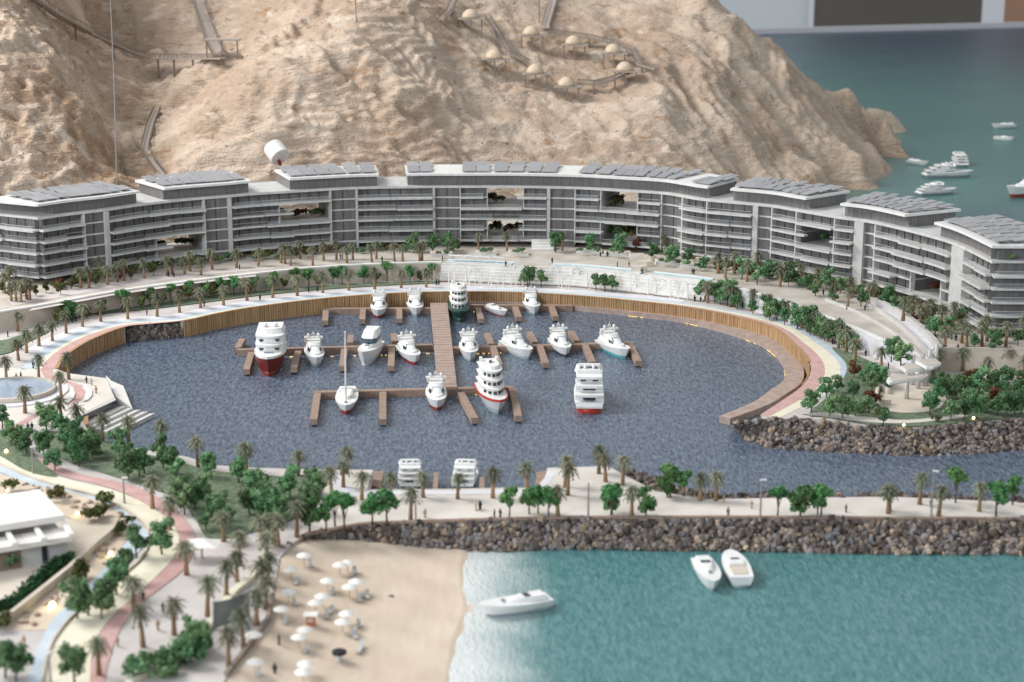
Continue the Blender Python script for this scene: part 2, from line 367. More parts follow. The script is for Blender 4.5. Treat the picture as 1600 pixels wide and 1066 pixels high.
# water ------------------------------------------------------------
e1, e2 = P(1200, 53, 0), P(1600, 43, 0); ed = (e2 - e1).normalized()
far_l, far_r = e1 - ed * 80, e2 + ed * 45
sea = sheet('sea', [(-30, 14), (48, 14), (far_r.x, far_r.y), (far_l.x, far_l.y)], None, -.012, M['sea'])
marina = sheet('marina_water', [P(150, 760, 0), P(900, 800, 0), P(1900, 800, 0), P(1900, 640, 0), P(1300, 520, 0), P(1150, 470, 0), P(800, 440, 0),
                                P(300, 470, 0), P(80, 520, 0), P(60, 600, 0)], None, 0.0, M['marina'])
# land ----------------------------------------------------------------
FRONT = [(-350, 1230), (280, 1230), (330, 1110), (354, 1056), (419, 970), (426, 933), (437, 872), (455, 850), (477, 836), (567, 819), (712, 814), (897, 809.5), (1150, 809),
         (1317, 810), (1600, 812), (1900, 815)]
MARINA_SIDE = [(1900, 790), (1600, 785), (1390, 776), (1209, 778), (1100, 780), (1024, 767), (981, 745), (959, 733), (948, 728), (855, 731), (853, 745), (835, 762),
               (784, 762), (700, 764), (574, 765), (583, 734), (509, 734), (400, 731), (335, 727), (293, 714), (234, 704), (180, 695), (138, 674), (125, 651),
               (181, 625), (165.5, 591), (105, 583)]
RIGHT = [(1200, 655), (1263, 653), (1352, 664), (1428, 668), (1529, 660), (1600, 653), (1900, 640)]
NQ0 = normals2(QW)
land = px_poly(FRONT + MARINA_SIDE, ZP) + [Vector(q) + (Vector((NQ0[i, 0], NQ0[i, 1], 0)) * .30 if qidx(198) < i < qidx(286) else Vector()) for i, q in enumerate(QW[:-1])] + px_poly(RIGHT, ZP) + \
       [Vector((24, 34, 0)), Vector((17, 41, 0)), Vector((12, 45, 0)), Vector((9, 52, 0)), Vector((-12, 56, 0)), Vector((-30, 56, 0)), Vector((-30, 30, 0))]
sheet('promenade', land, -.35, ZP, M['pave'])
# the mole gets its own warmer paving sheet
mole = [(470, 834), (477, 838), (567, 820), (712, 815), (897, 810.5), (1150, 810), (1317, 811), (1600, 813), (1900, 816), (1900, 791), (1600, 786), (1390, 777), (1209, 779), (1100, 781), (1024, 768.5),
        (981, 747), (958, 735), (946, 730), (857, 733), (855, 746), (836, 764), (784, 764), (700, 766), (573, 767), (581, 736), (511, 736), (508, 775), (480, 800)]
sheet('mole_paving', px_poly(mole, ZP + .004), None, ZP + .004, M['mole'])
sheet('quay_paving', px_poly([(520, 775), (700, 773), (850, 771), (868, 740), (856, 734), (850, 748), (836, 765), (784, 765), (700, 767), (573, 768), (560, 770), (525, 740), (512, 740)], ZP + .008), None, ZP + .008, M['lav'])
kerb = MB().ribbon(resample([P(x, y + 1, ZP) for x, y in FRONT[8:]], 80), -.02, .05, ZP, ZP + .035).build('mole_kerb', M['dock']); kerb['kind'] = 'structure'

# paving bands that follow the quay -----------------------------------
u = np.linspace(0, 1, len(QW))
def prof(pts): return np.interp(u, [p[0] for p in pts], [p[1] for p in pts])
uL = qidx(288) / 420; uR = qidx(1084) / 420; uE = qidx(1267) / 420
pinkw = prof([(0, .30), (uL * .55, .26), (uL, .06), (uL + .08, .03), (uR - .1, .03), (uR, .10), (uE - .06, .24), (uE, .29), (.94, .33), (1, .20)])
creamw = pinkw + prof([(0, .12), (uL, .10), (uR - .1, .06), (uR, .12), (uE - .06, .28), (uE, .33), (1, .20)])
bluew = creamw + prof([(0, .30), (uL, .22), (uR - .1, .20), (uR, .16), (uE - .05, .20), (uE, .18), (.93, .05), (1, .01)])
NQ = normals2(QW)
def band(name, o0, o1, z, m, i0=0, i1=420):
    A = [(QW[i, 0] + NQ[i, 0] * o0[i], QW[i, 1] + NQ[i, 1] * o0[i], z) for i in range(i0, i1)]
    B = [(QW[i, 0] + NQ[i, 0] * o1[i], QW[i, 1] + NQ[i, 1] * o1[i], z) for i in range(i0, i1)]
    o = MB().strip(A, B).build(name, m); o['kind'] = 'structure'; return o
zero = np.zeros(420)
band('pink_path', zero, pinkw, ZP + .004, M['pink'])
band('cream_path', pinkw, creamw, ZP + .004, M['cream'])
band('blue_path', creamw, bluew, ZP + .004, M['blue'], 0, int(.95 * 420))
band('lavender_path', bluew, bluew + .35, ZP + .004, M['lav'], qidx(110), qidx(1060))

def path_px(name, pts, z, m, width=None):
    """closed plan polygon through points"""
    o = sheet(name, px_poly([tuple(p[:2]) for p in cr(pts, 5, True)], z), None, z, m); return o
def path_line(name, pts, w, z, m):
    line = resample([P(p[0], p[1], z) for p in cr(C5(pts), 6)], 90); N2 = normals2(line)
    ww = np.interp(np.linspace(0, 1, 90), np.linspace(0, 1, len(w)), w)
    A = [(line[i, 0] - N2[i, 0] * ww[i], line[i, 1] - N2[i, 1] * ww[i], z) for i in range(90)]
    B = [(line[i, 0] + N2[i, 0] * ww[i], line[i, 1] + N2[i, 1] * ww[i], z) for i in range(90)]
    o = MB().strip(A, B).build(name, m); o['kind'] = 'structure'; return line
PINK = [(110, 225), (250, 287), (400, 322), (520, 362), (610, 425), (668, 490), (682, 560), (640, 640), (560, 705), (470, 775), (400, 860), (360, 950), (335, 1040), (320, 1150)]
CREAM = [(-60, 205), (0, 232), (120, 283), (250, 325), (400, 362), (510, 412), (588, 470), (618, 530), (590, 605), (530, 665), (450, 735), (360, 810), (300, 880), (265, 960), (240, 1150)]
BLUE = [(-60, 240), (0, 266), (150, 322), (300, 352), (430, 398), (510, 455), (528, 510), (470, 590), (400, 670), (330, 745), (250, 825), (200, 920), (165, 1040), (150, 1150)]
path_line('pink_path', PINK, [.11, .13, .18, .19, .19, .2, .2], ZP + .012, M['pink'])
cream_line = path_line('cream_path', CREAM, [.15, .17, .19, .22, .26, .3], ZP + .016, M['cream'])
path_line('blue_path', BLUE, [.12, .13, .15, .16, .18, .2], ZP + .012, M['blue'])
for lo_, hi_ in ((.19, .225),):
    w = MB().ribbon(cream_line, -np.linspace(.15, .3, 90) - .03, -np.linspace(.15, .3, 90), ZP, ZP + .05).build('path_kerb', M['wall_tan']); w['kind'] = 'structure'
# pink path across the left plaza and curved sitting bands
C9 = crop(0, 560, 7.2727)
def plazaband(name, pts, m, z):
    sheet(name, px_poly(C9(pts), z), None, z, m)
plazaband('pink_path', [(455, 120), (600, 120), (600, 190), (680, 245), (800, 265), (920, 310), (970, 380), (950, 450), (880, 500), (780, 530), (755, 530), (800, 470), (850, 400), (840, 330), (760, 270), (600, 262), (500, 210)], M['pink'], ZP + .008)
plazaband('pink_path', [(420, 620), (330, 660), (230, 720), (120, 800), (200, 800), (300, 730), (440, 650), (560, 600), (560, 585)], M['pink'], ZP + .008)
plazaband('white_seat_band', [(760, 320), (820, 340), (855, 390), (840, 450), (780, 500), (720, 500), (780, 440), (800, 390), (790, 340)], M['stone_white'], ZP + .03)
plazaband('white_seat_band', [(880, 275), (980, 300), (1045, 360), (1045, 420), (1000, 470), (930, 490), (960, 440), (980, 380), (950, 310)], M['stone_white'], ZP + .03)
plazaband('pale_plaza', [(600, 130), (720, 170), (1205, 225), (1300, 445), (900, 650), (700, 720), (300, 760), (-400, 760), (-400, 90), (430, 125)], M['mole'], ZP + .004)

# lawns ---------------------------------------------------------------
path_px('lawn', [(55, 681), (85, 674), (150, 683), (200, 702), (290, 724), (330, 735), (440, 744), (503, 740), (498, 778), (468, 802), (440, 818), (335, 842), (305, 812), (278, 780), (205, 752), (100, 718)], ZP + .02, M['grass'])
path_px('lawn', [(-120, 690), (0, 672), (40, 690), (60, 718), (90, 745), (40, 735), (-20, 705), (-120, 700)], ZP + .02, M['grass'])
path_px('lawn', [(-80, 536), (0, 532), (30, 524), (78, 516), (40, 536), (10, 552), (-60, 560)], ZP + .02, M['grass'])
def lawn_strip(lo, hi, z):
    A = resample([P(x, y, z) for x, y in cr(lo, 6)], 60); B = resample([P(x, y, z) for x, y in cr(hi, 6)], 60)
    o = MB().strip(A, B).build('lawn', M['grass']); o['kind'] = 'structure'
lawn_strip([(160, 490), (250, 481), (330, 471), (400, 462), (500, 452.5), (600, 446), (686, 442)], [(120, 491), (240, 475), (330, 462), (400, 455), (500, 446.5), (600, 441), (690, 438)], ZP + .02)
lawn_strip([(1108, 461), (1160, 471), (1197, 482), (1281, 508), (1352, 538), (1375, 552)], [(1112, 456), (1160, 464), (1197, 474), (1281, 499), (1366, 534), (1390, 552)], ZP + .02)
lawn_strip([(60, 506), (100, 500), (140, 492)], [(55, 500), (95, 494), (135, 487)], ZP + .02)
path_px('lawn', [(1300, 543), (1332, 552), (1378, 574), (1398, 592), (1500, 594), (1600, 602), (1750, 602), (1800, 638), (1600, 651), (1529, 658), (1428, 666), (1352, 662), (1290, 651), (1264, 648), (1292, 620), (1318, 590), (1322, 568)], ZP + .02, M['grass'])
path_px('garden_path', [(1250, 645), (1300, 645), (1360, 652), (1420, 656), (1500, 648), (1505, 652), (1420, 661), (1352, 659), (1290, 651)], ZP + .026, M['mole'])
path_px('garden_court', [(1372, 628), (1378, 612), (1405, 600), (1445, 598), (1475, 606), (1480, 622), (1462, 640), (1420, 645), (1385, 641)], ZP + .026, M['plaza'])
path_px('garden_path', [(1395, 589), (1470, 583), (1600, 588), (1750, 592), (1750, 600), (1600, 598), (1500, 592), (1440, 596)], ZP + .026, M['pave'])

# beach ---------------------------------------------------------------
gx, gy = 70, 60; vs = []; rng = np.random.RandomState(3)
shore = cr([(738, 838), (737, 862), (732, 900), (738, 950), (722, 1000), (712, 1066), (700, 1180)], 6)
inner = cr([(447, 842), (437, 868), (426, 933), (419, 972), (354, 1058), (300, 1100), (240, 1180)], 6)
SH = resample([P(x, y, 0) for x, y in shore], gy); IN = resample([P(x, y, .37) for x, y in inner], gy)
SH = SH[np.argsort(-SH[:, 1])]; IN = IN[np.argsort(-IN[:, 1])]
for j in range(gy):
    for i in range(gx):
        t = i / (gx - 1) * 1.12
        p = IN[j] * (1 - t) + SH[j] * t
        z = .36 * (1 - t) ** 1.35 if t < 1 else -.12 * (t - 1) / .12 * .5
        z += .012 * math.sin(p[0] * 5.1 + p[1] * 2.3) * math.sin(p[1] * 4.3 - p[0]) + rng.uniform(-.004, .004)
        vs.append((p[0], p[1], z - (0.02 if t > .97 else 0)))
b = MB(); b.add(vs, [(j * gx + i, j * gx + i + 1, (j + 1) * gx + i + 1, (j + 1) * gx + i) for j in range(gy - 1) for i in range(gx - 1)])
M['sand'] = mat('beach_sand', (.59, .475, .365, 1), (.67, .555, .445, 1), .9, 1.2, 8, bump=.35, bscale=70, bdist=.01, lo=.3, hi=.7)
o = b.build('beach', M['sand'], smooth=True); o['kind'] = 'structure'
BV = np.array(vs)
def on_beach(px, py):
    z = .15
    for _ in range(6):
        p = P(px, py, z); z = .5 * z + .5 * BV[np.argmin((BV[:, 0] - p.x) ** 2 + (BV[:, 1] - p.y) ** 2), 2]
    return P(px, py, z)

# upper terrace ------------------------------------------------------
TER_PX = [(-160, 512), (39, 483), (177, 458), (304, 440), (400, 429), (500, 419), (600, 414), (690, 412), (800, 416), (901, 420), (1003, 430), (1112, 443), (1158, 453),
          (1225, 473), (1281, 493), (1332, 513), (1383, 535), (1425, 553), (1452, 566)]
TW = resample([P(x, y, ZT) for x, y in cr(TER_PX, 8)], 260)
TPX = np.array([800 + F * p[0] / (p[1] * CP - (p[2] - HC) * SP) for p in TW])
ter = [Vector(q) for q in TW] + px_poly([(1468, 549), (1600, 550), (1900, 553)], ZT) + [Vector((19, 36, 0)), Vector((14, 41, 0)), Vector((10.5, 46, 0)), Vector((9, 52, 0)), Vector((-12, 56, 0)), Vector((-30, 56, 0)), Vector((-30, 36, 0))]
sheet('upper_terrace', ter, ZP - .1, ZT, M['terrace'])
def tw(px): return int(np.argmin(np.abs(TPX - px)))
# retaining wall face with coping
for (a, b_, m) in ((-150, 690, 'wall_tan'), (1108, 1452, 'lav')):
    w = MB().ribbon(TW[tw(a):tw(b_) + 1], -.035, .0, ZP, ZT + .012).build('retaining_wall', M[m]); tag(w, 'low %s wall below the %s half of the upper terrace' % (('tan', 'left') if a < 0 else ('white', 'right')), 'wall')
    c = MB().ribbon(TW[tw(a):tw(b_) + 1], -.05, .06, ZT + .012, ZT + .05).build('coping', M['stone_white'], w)
w = MB().ribbon(resample(px_poly([(1468, 549), (1600, 550), (1900, 553)], ZT), 20), -.035, 0, ZP, ZT + .02).build('retaining_wall', M['plaza']); tag(w, 'sand coloured wall behind the garden with the leaf canopies', 'wall')
MB().ribbon(resample(px_poly([(1468, 549), (1600, 550), (1900, 553)], ZT), 20), -.03, .02, ZT + .02, ZT + .09).build('parapet', M['wall_tan'], w)
# wide pale steps in the middle
st = empty('stone_steps', P(900, 440, ZP)); tag(st, 'wide white stone steps rising from the promenade to the terrace', 'steps')
seg = TW[tw(690):tw(1108) + 1]; ns = 6
for k in range(ns):
    MB().ribbon(seg, -.055 * (ns - k), 0 if k == ns - 1 else -.055 * (ns - k - 1), ZP - .01, ZP + (ZT - ZP) * (k + 1) / ns + .003 * k).build('step', M['stone_white'], st, world=True)
MB().ribbon(seg, -.055 * ns - .03, -.055 * ns, ZP, ZP + .03).build('base_shadow_strip', M['bridge'], st, world=True)  # dark brown strip imitating the shadow gap along the foot of the steps
# shallow pools and white slabs on the terrace edge
for k, (a, b_, lab) in enumerate(((697, 795, 'long shallow pale blue pool above the white steps, left one'), (858, 1000, 'shallow pale blue pool above the white steps behind the pergolas'), (1010, 1105, 'white edged shallow pool at the right end of the steps'))):
    r = empty('shallow_pool', P((a + b_) / 2, 412, ZT)); tag(r, lab, 'pool')
    s_ = TW[tw(a):tw(b_) + 1]
    MB().ribbon(s_, .10, .42, ZT + .004, ZT + .018).build('water', M['shal'], r, world=True)
    MB().ribbon(s_, .05, .10, ZT, ZT + .035).build('rim', M['stone_white'], r, world=True); MB().ribbon(s_, .42, .47, ZT, ZT + .035).build('rim', M['stone_white'], r, world=True)
for k, px in enumerate((710, 724, 736, 756, 779)):
    i = tw(px); r = random.uniform(.9, 1.2)
    b = MB().box((TW[i, 0], TW[i, 1] + .30, ZT + .16), (.34 * r, .15, .012), 0, (math.radians(6), 'Y')).box((TW[i, 0], TW[i, 1] + .30, ZT + .08), (.012, .012, .16))
    tag(b.build('shade_panel', M['white']), '%s white shade panel from the left over the long pool' % ordn(k + 1), 'shade', 'white shades over the terrace pool')
# terrace road lines / ramp pieces on the left
for (pts, m) in (([(45, 486), (180, 461), (304, 443), (400, 432), (400, 428), (304, 437), (180, 453), (60, 474)], 'pave'), ([(20, 478), (180, 449), (330, 428), (430, 420), (430, 417), (330, 423), (180, 441), (10, 468)], 'pave')):
    sheet('terrace_road', px_poly(pts, ZT + .006), None, ZT + .006, M[m])
# swooping ramp on the right: channel between two white parapets
RA = [(1352, 474), (1385, 492), (1415, 515), (1440, 540), (1456, 562)]; RB = [(1362, 470), (1400, 488), (1432, 510), (1456, 533), (1468, 549)]
ra = resample([P(x, y, ZT + .05) for x, y in cr(RA, 6)], 40); rb = resample([P(x, y, ZT + .05) for x, y in cr(RB, 6)], 40)
r = empty('curved_ramp', P(1410, 510, ZT)); tag(r, 'curved white ramp sweeping down to the leaf shaped canopies', 'ramp')
MB().strip([(p[0], p[1], ZT + .012) for p in ra], [(p[0], p[1], ZT + .012) for p in rb]).build('ramp_deck', M['lav'], r, world=True)
MB().ribbon(ra, -.03, .03, ZT, ZT + .10).build('parapet', M['pier'], r, world=True); MB().ribbon(rb, -.05, .05, ZT, ZT + .16).build('parapet', M['pier'], r, world=True)
rc = resample([P(x, y, ZT) for x, y in cr([(1290, 470), (1340, 490), (1385, 515), (1420, 540), (1445, 566)], 6)], 40)
MB().ribbon(rc, -.025, .025, ZT, ZT + .07).build('parapet', M['pier'], r, world=True)

# table edge and room ---------------------------------------------------
rimo = MB().bar(far_l + Vector((0, .5, .12)), far_r + Vector((0, .5, .12)), .9, .55).build('table_rim', M['rim']); rimo['kind'] = 'structure'
sheet('model_table', [(-33, 13), (52, 13), (far_r.x + 2, far_r.y + .9), (far_l.x - 2, far_l.y + .9)], -1.6, -.36, M['rim'])
WY = 190.0
def wpx(px, y=10): return PY(px, y, WY).x
wl = MB().box((0, WY + 1, 8), (260, .6, 60)).build('wall_back', M['roomwall']); wl['kind'] = 'structure'
pn = MB().box(((wpx(1273) + wpx(1536)) / 2, WY + .55, 6), (wpx(1536) - wpx(1273), .5, 40)).build('dark_panel', M['roomdark'], wl)
MB().box((wpx(1268), WY + .5, 6), (.6, .9, 40)).build('panel_frame', M['rim'], wl)
MB().box((wpx(1553), WY + .5, 6), (2.4, .7, 40)).build('panel_frame', M['rim'], wl)
MB().box((wpx(1571) + 11, WY + .55, 6), (22, .5, 40)).build('wood_panel', M['roomwood'], wl)
# ------------------------------------------------------------------ rocky hill (height field through control points + erosion noise)
def vnoise(x, y, seed):
    xi = np.floor(x).astype(np.int64); yi = np.floor(y).astype(np.int64); fx = x - xi; fy = y - yi
    def h(a, b):
        n = (a * 374761393 + b * 668265263 + seed * 1442695041) & 0x7fffffff
        n = ((n ^ (n >> 13)) * 1274126177) & 0x7fffffff
        n = (n ^ (n >> 16)) & 0xffff
        return n / 65535.0
    u_ = fx * fx * fx * (fx * (fx * 6 - 15) + 10); v_ = fy * fy * fy * (fy * (fy * 6 - 15) + 10)
    return (h(xi, yi) * (1 - u_) + h(xi + 1, yi) * u_) * (1 - v_) + (h(xi, yi + 1) * (1 - u_) + h(xi + 1, yi + 1) * u_) * v_
def fbm(x, y, oct, seed, gain=.5, ridged=False):
    s = 0; a = 1; t = 0
    for o_ in range(oct):
        ca, sa = math.cos(.65 * o_ + .4), math.sin(.65 * o_ + .4)
        n = vnoise((x * ca - y * sa) * 2 ** o_ + 17.3 * o_, (x * sa + y * ca) * 2 ** o_ - 9.1 * o_, seed + o_)
        if ridged: n = 1 - np.abs(2 * n - 1)
        s = s + a * n; t += a; a *= gain
    return s / t
CPX = [  # px, py, depth of the hill face there
    (-60, 300, 45.5), (-60, 150, 48.5), (-60, 20, 51.5), (0, 250, 46.6), (0, 150, 48.3), (0, 60, 50.2), (90, 250, 47.4), (90, 160, 49.2), (80, 70, 51.8), (150, 250, 48.8), (155, 200, 50.3), (60, 10, 54),
    (205, 275, 50.6), (205, 220, 53.3), (215, 150, 56), (190, 90, 58.5), (140, 25, 60), (250, 110, 57.5), (330, 100, 57.3),
    (200, 30, 61), (300, 30, 61), (400, 20, 60.5), (420, 70, 58), (270, 260, 50.2), (300, 210, 51.8), (330, 150, 54), (380, 110, 55.5),
    (400, 262, 50.2), (450, 240, 51), (450, 180, 52.4), (450, 110, 54.2), (490, 40, 57), (560, 258, 51.3), (600, 220, 52.2), (600, 150, 53.8), (560, 80, 55.5), (560, 15, 58),
    (690, 258, 52.2), (680, 205, 53.3), (650, 130, 55.2), (800, 258, 53.5), (760, 215, 54.6), (640, 40, 58.5),
    (720, 155, 57.2), (690, 85, 58.8), (730, 60, 61), (800, 190, 57), (850, 130, 60), (850, 60, 63), (900, 60, 63.5), (960, 130, 60.5), (960, 200, 57.6), (870, 245, 55.2), (1000, 50, 64.5), (700, 10, 62.5), (850, 5, 66), (980, 5, 67),
    (1000, 255, 55.8), (1040, 190, 57.8), (1050, 110, 61), (1090, 30, 66), (1100, 265, 57), (1140, 190, 59.6), (1200, 275, 58.6), (1160, 110, 63.5), (1200, 70, 69), (1130, 10, 68), (1240, 180, 63),
    (1230, 240, 60.6), (1290, 285, 60.8), (1300, 225, 63), (1345, 255, 62.4), (1362, 275, 62.6), (1340, 180, 70.8), (1380, 225, 70.6)]
SIL = [(1085, -30, 68), (1130, 6, 69), (1165, 32, 69.5), (1205, 60, 70), (1235, 92, 70.5), (1285, 132, 71.5), (1318, 155, 75), (1368, 166, 78), (1398, 176, 78.5)]
ctrl = [PY(a, b_, c) for a, b_, c in CPX] + [PY(a, b_ + 6, c) for a, b_, c in SIL] + [PY(a, b_, c + 4) - Vector((0, 0, 1.3)) for a, b_, c in SIL] + [PY(a, b_, c + 8) - Vector((0, 0, 3.0)) for a, b_, c in SIL[:-1]]
ctrl += [PY(a, -160, c) for a, c in ((-60, 56), (100, 60), (300, 68), (500, 65), (700, 69), (900, 74), (1000, 75))]
ctrl += [Vector(v) for v in ((-17, 43.5, .2), (-13, 44.8, .4), (-10, 46.4, .5), (-7.5, 48.2, .5), (-4, 49.7, .5), (0, 50.8, .5), (3.5, 51.2, .5), (6, 50.5, .3), (8, 50.2, .2), (10, 54, -.2), (-22, 44, .5))]
for px, py, z in ((1368, 292, -.12), (1330, 301, -.1), (1300, 306, -.1), (1388, 243, -.1), (1365, 252, -.05), (1412, 204, -.1), (1385, 212, -.05), (1372, 243, .02), (1384, 205, .2)):
    ctrl.append(P(px, py, z))
ctrl += [Vector(v) for v in ((19, 60, -1.5), (21, 72, -1.5), (20, 84, -1.5), (14, 92, -2), (8, 92, 0), (17, 66, -1), (19, 78, -1.2), (15, 57, -1.2), (12, 50, -.8), (-5, 88, 9), (-20, 86, 9), (-25, 60, 8), (-24, 50, 4))]
ctrl = np.array([list(c) for c in ctrl])
def rbf_solve(c):
    d = np.linalg.norm(c[:, None, :2] - c[None, :, :2], axis=2); K = d ** 1.6 * -1 + np.eye(len(c)) * .05 * -1
    n = len(c); A = np.zeros((n + 3, n + 3)); A[:n, :n] = K; A[:n, n] = 1; A[:n, n + 1:] = c[:, :2]; A[n, :n] = 1; A[n + 1:, :n] = c[:, :2].T
    return np.linalg.solve(A, np.r_[c[:, 2], 0, 0, 0])
wgt = rbf_solve(ctrl)
def base_h(X, Y):
    out = wgt[-3] + wgt[-2] * X + wgt[-1] * Y
    for i in range(len(ctrl)):
        out = out - wgt[i] * ((X - ctrl[i, 0]) ** 2 + (Y - ctrl[i, 1]) ** 2 + 1e-9) ** .8
    return out
hx = np.arange(-26, 21, .078); hy = np.concatenate([np.arange(43.2, 64, .062), np.arange(64, 92, .14)])
HX, HY = np.meshgrid(hx, hy)
HZ = base_h(HX, HY)
land_m = np.clip((HZ + .25) / .7, 0, 1)
wx = fbm(HX * .25, HY * .25, 3, 11) - .5; wy = fbm(HX * .25, HY * .25, 3, 23) - .5
big = fbm(HX * .33 + wx * 1.6, HY * .33 + wy * 1.6, 4, 5, .5, True)
gul = fbm(HX * .7 + wx * 3, HY * .35 + HZ * .15 + wy * 2, 4, 31, .55, True)
fine = fbm(HX * 1.0 + wx * 6, HZ * 2.1 + HY * .5 + wy * 6, 5, 51, .6)
# layered strata: height steps with wavering spacing, strongest on the middle mound
zz = HZ * 3.6 + 2.6 * fbm(HX * .33, HY * .33, 4, 71) + .25 * HX
stra = np.abs((zz % 1.0) - .5) * 2; stra = stra ** 1.5
pxs = 800 + F * HX / (HY * CP - (HZ - HC) * SP)
midm = np.exp(-((pxs - 520) / 260) ** 2)
rough_l = np.exp(-((pxs - 60) / 170) ** 2)
calm = 1 - .55 * np.exp(-((pxs - 880) / 130) ** 2)
knob = fbm(HX * 1.6, HY * 1.6 + HZ * .8, 4, 91, .6, True)
rightm = 1 / (1 + np.exp(-(pxs - 1010) / 45)); al, ac = HX * .9 - HY * .44, HX * .44 + HY * .9
folds2 = (fbm(al * .13 + wx, ac * .40 + wy * 1.6, 4, 191, .5, True) - .6) * 1.15 * rightm * (1 - .75 / (1 + np.exp(-(pxs - 1270) / 25)))
folds = fbm(HX * .42 + HY * .25 + wx * 2.2, HZ * .30 - HX * .10 + wy * 2.2, 3, 171, .5, True)
D = land_m * ((big - .62) * .85 * calm + (gul - .6) * .20 * calm + (folds - .6) * .42 * calm + (fine - .5) * (.10 + .10 * midm) + (stra - .5) * (.02 + .05 * midm) + folds2 + (knob - .6) * (.04 + .36 * rough_l))
pit = np.clip(fbm(HX * 1.9 + 40, HY * 1.6 + HZ, 3, 131) - .62, 0, 1)
D = D - land_m * pit * (.5 + 1.2 * rough_l)
HZ = HZ + D
def hill_z(x, y):
    i = np.clip(np.searchsorted(hx, x) - 1, 0, len(hx) - 2); j = np.clip(np.searchsorted(hy, y) - 1, 0, len(hy) - 2)
    fx = (x - hx[i]) / (hx[i + 1] - hx[i]); fy = (y - hy[j]) / (hy[j + 1] - hy[j])
    return (HZ[j, i] * (1 - fx) + HZ[j, i + 1] * fx) * (1 - fy) + (HZ[j + 1, i] * (1 - fx) + HZ[j + 1, i + 1] * fx) * fy
def onhill(px, py):
    d = ray(px, py); t = 43.5 / d.y
    while t < 100:
        p = Vector((0, 0, HC)) + d * t
        if p.z <= hill_z(p.x, p.y): return p
        t += .05
    return p
ny, nx = HX.shape
# slight sideways push so faces overhang and strata read
PXX = HX + land_m * (fbm(HX * 1.3, HZ * 2.2, 3, 151) - .5) * .10
PYY = HY - land_m * ((stra - .5) * .07 * (midm + .25) + (knob - .6) * .35 * rough_l)
verts = np.stack([PXX.ravel(), PYY.ravel(), HZ.ravel()], 1)
idx = np.arange(ny * nx).reshape(ny, nx)
q = np.stack([idx[:-1, :-1].ravel(), idx[:-1, 1:].ravel(), idx[1:, 1:].ravel(), idx[1:, :-1].ravel()], 1)
keep = (HZ.ravel()[q].max(1) > -.5); q = q[keep]
me = bpy.data.meshes.new('hill'); me.vertices.add(len(verts)); me.vertices.foreach_set('co', verts.ravel())
me.loops.add(q.size); me.loops.foreach_set('vertex_index', q.ravel().astype(np.int32))
me.polygons.add(len(q)); me.polygons.foreach_set('loop_start', np.arange(0, q.size, 4, dtype=np.int32)); me.polygons.foreach_set('loop_total', np.full(len(q), 4, dtype=np.int32))
me.update(calc_edges=True); me.polygons.foreach_set('use_smooth', np.ones(len(q), dtype=bool)); me.validate()
def hill_material():
    m = bpy.data.materials.new('sandy_rock'); m.use_nodes = True; nt = m.node_tree; N, L = nt.nodes, nt.links
    b = N['Principled BSDF']; b.inputs['Roughness'].default_value = .9; b.inputs['Specular IOR Level'].default_value = .12
    tc = N.new('ShaderNodeTexCoord')
    def noise(s, d, st=None, dist=0):
        n = N.new('ShaderNodeTexNoise'); n.inputs['Scale'].default_value = s; n.inputs['Detail'].default_value = d; n.inputs['Distortion'].default_value = dist
        if st:
            mp = N.new('ShaderNodeMapping'); mp.inputs['Scale'].default_value = st; L.new(tc.outputs['Object'], mp.inputs[0]); L.new(mp.outputs[0], n.inputs[0])
        else: L.new(tc.outputs['Object'], n.inputs[0])
        return n.outputs['Fac']
    base = mixc(N, L, maprange(N, L, noise(.35, 5), .38, .62), (.43, .32, .24, 1), (.55, .44, .345, 1))
    base = mixc(N, L, maprange(N, L, noise(1.1, 6, (1, 1, 2.5), .6), .52, .72), base, (.60, .495, .40, 1))
    base = mixc(N, L, maprange(N, L, noise(1.7, 7, (1, 1, 2), 1.0), .58, .72), base, (.37, .235, .145, 1))
    base = mixc(N, L, maprange(N, L, noise(5.5, 4, (1, 1, 2)), .65, .75), base, (.19, .15, .105, 1))
    ds = N.new('ShaderNodeVectorMath'); ds.operation = 'DISTANCE'; L.new(tc.outputs['Object'], ds.inputs[0]); ds.inputs[1].default_value = (-12.2, 49.2, 3.2)
    iron = mth(N, L, 'MULTIPLY', maprange(N, L, ds.outputs['Value'], 1.0, 4.2, 1, 0), maprange(N, L, noise(1.6, 6), .38, .6))
    base = mixc(N, L, mth(N, L, 'MULTIPLY', iron, .7), base, (.33, .20, .115, 1))
    L.new(base, b.inputs['Base Color'])
    h = mth(N, L, 'ADD', mth(N, L, 'MULTIPLY', noise(2.6, 8, (1, 1, 3.4), 1.0), 1.0), mth(N, L, 'MULTIPLY', noise(14, 5), .35))
    bp = N.new('ShaderNodeBump'); bp.inputs['Strength'].default_value = 1.0; bp.inputs['Distance'].default_value = .105
    L.new(h, bp.inputs['Height']); L.new(bp.outputs[0], b.inputs['Normal']); return m
M['hill'] = hill_material(); me.materials.append(M['hill'])
hill = bpy.data.objects.new('hill', me); COL.objects.link(hill); hill['kind'] = 'structure'

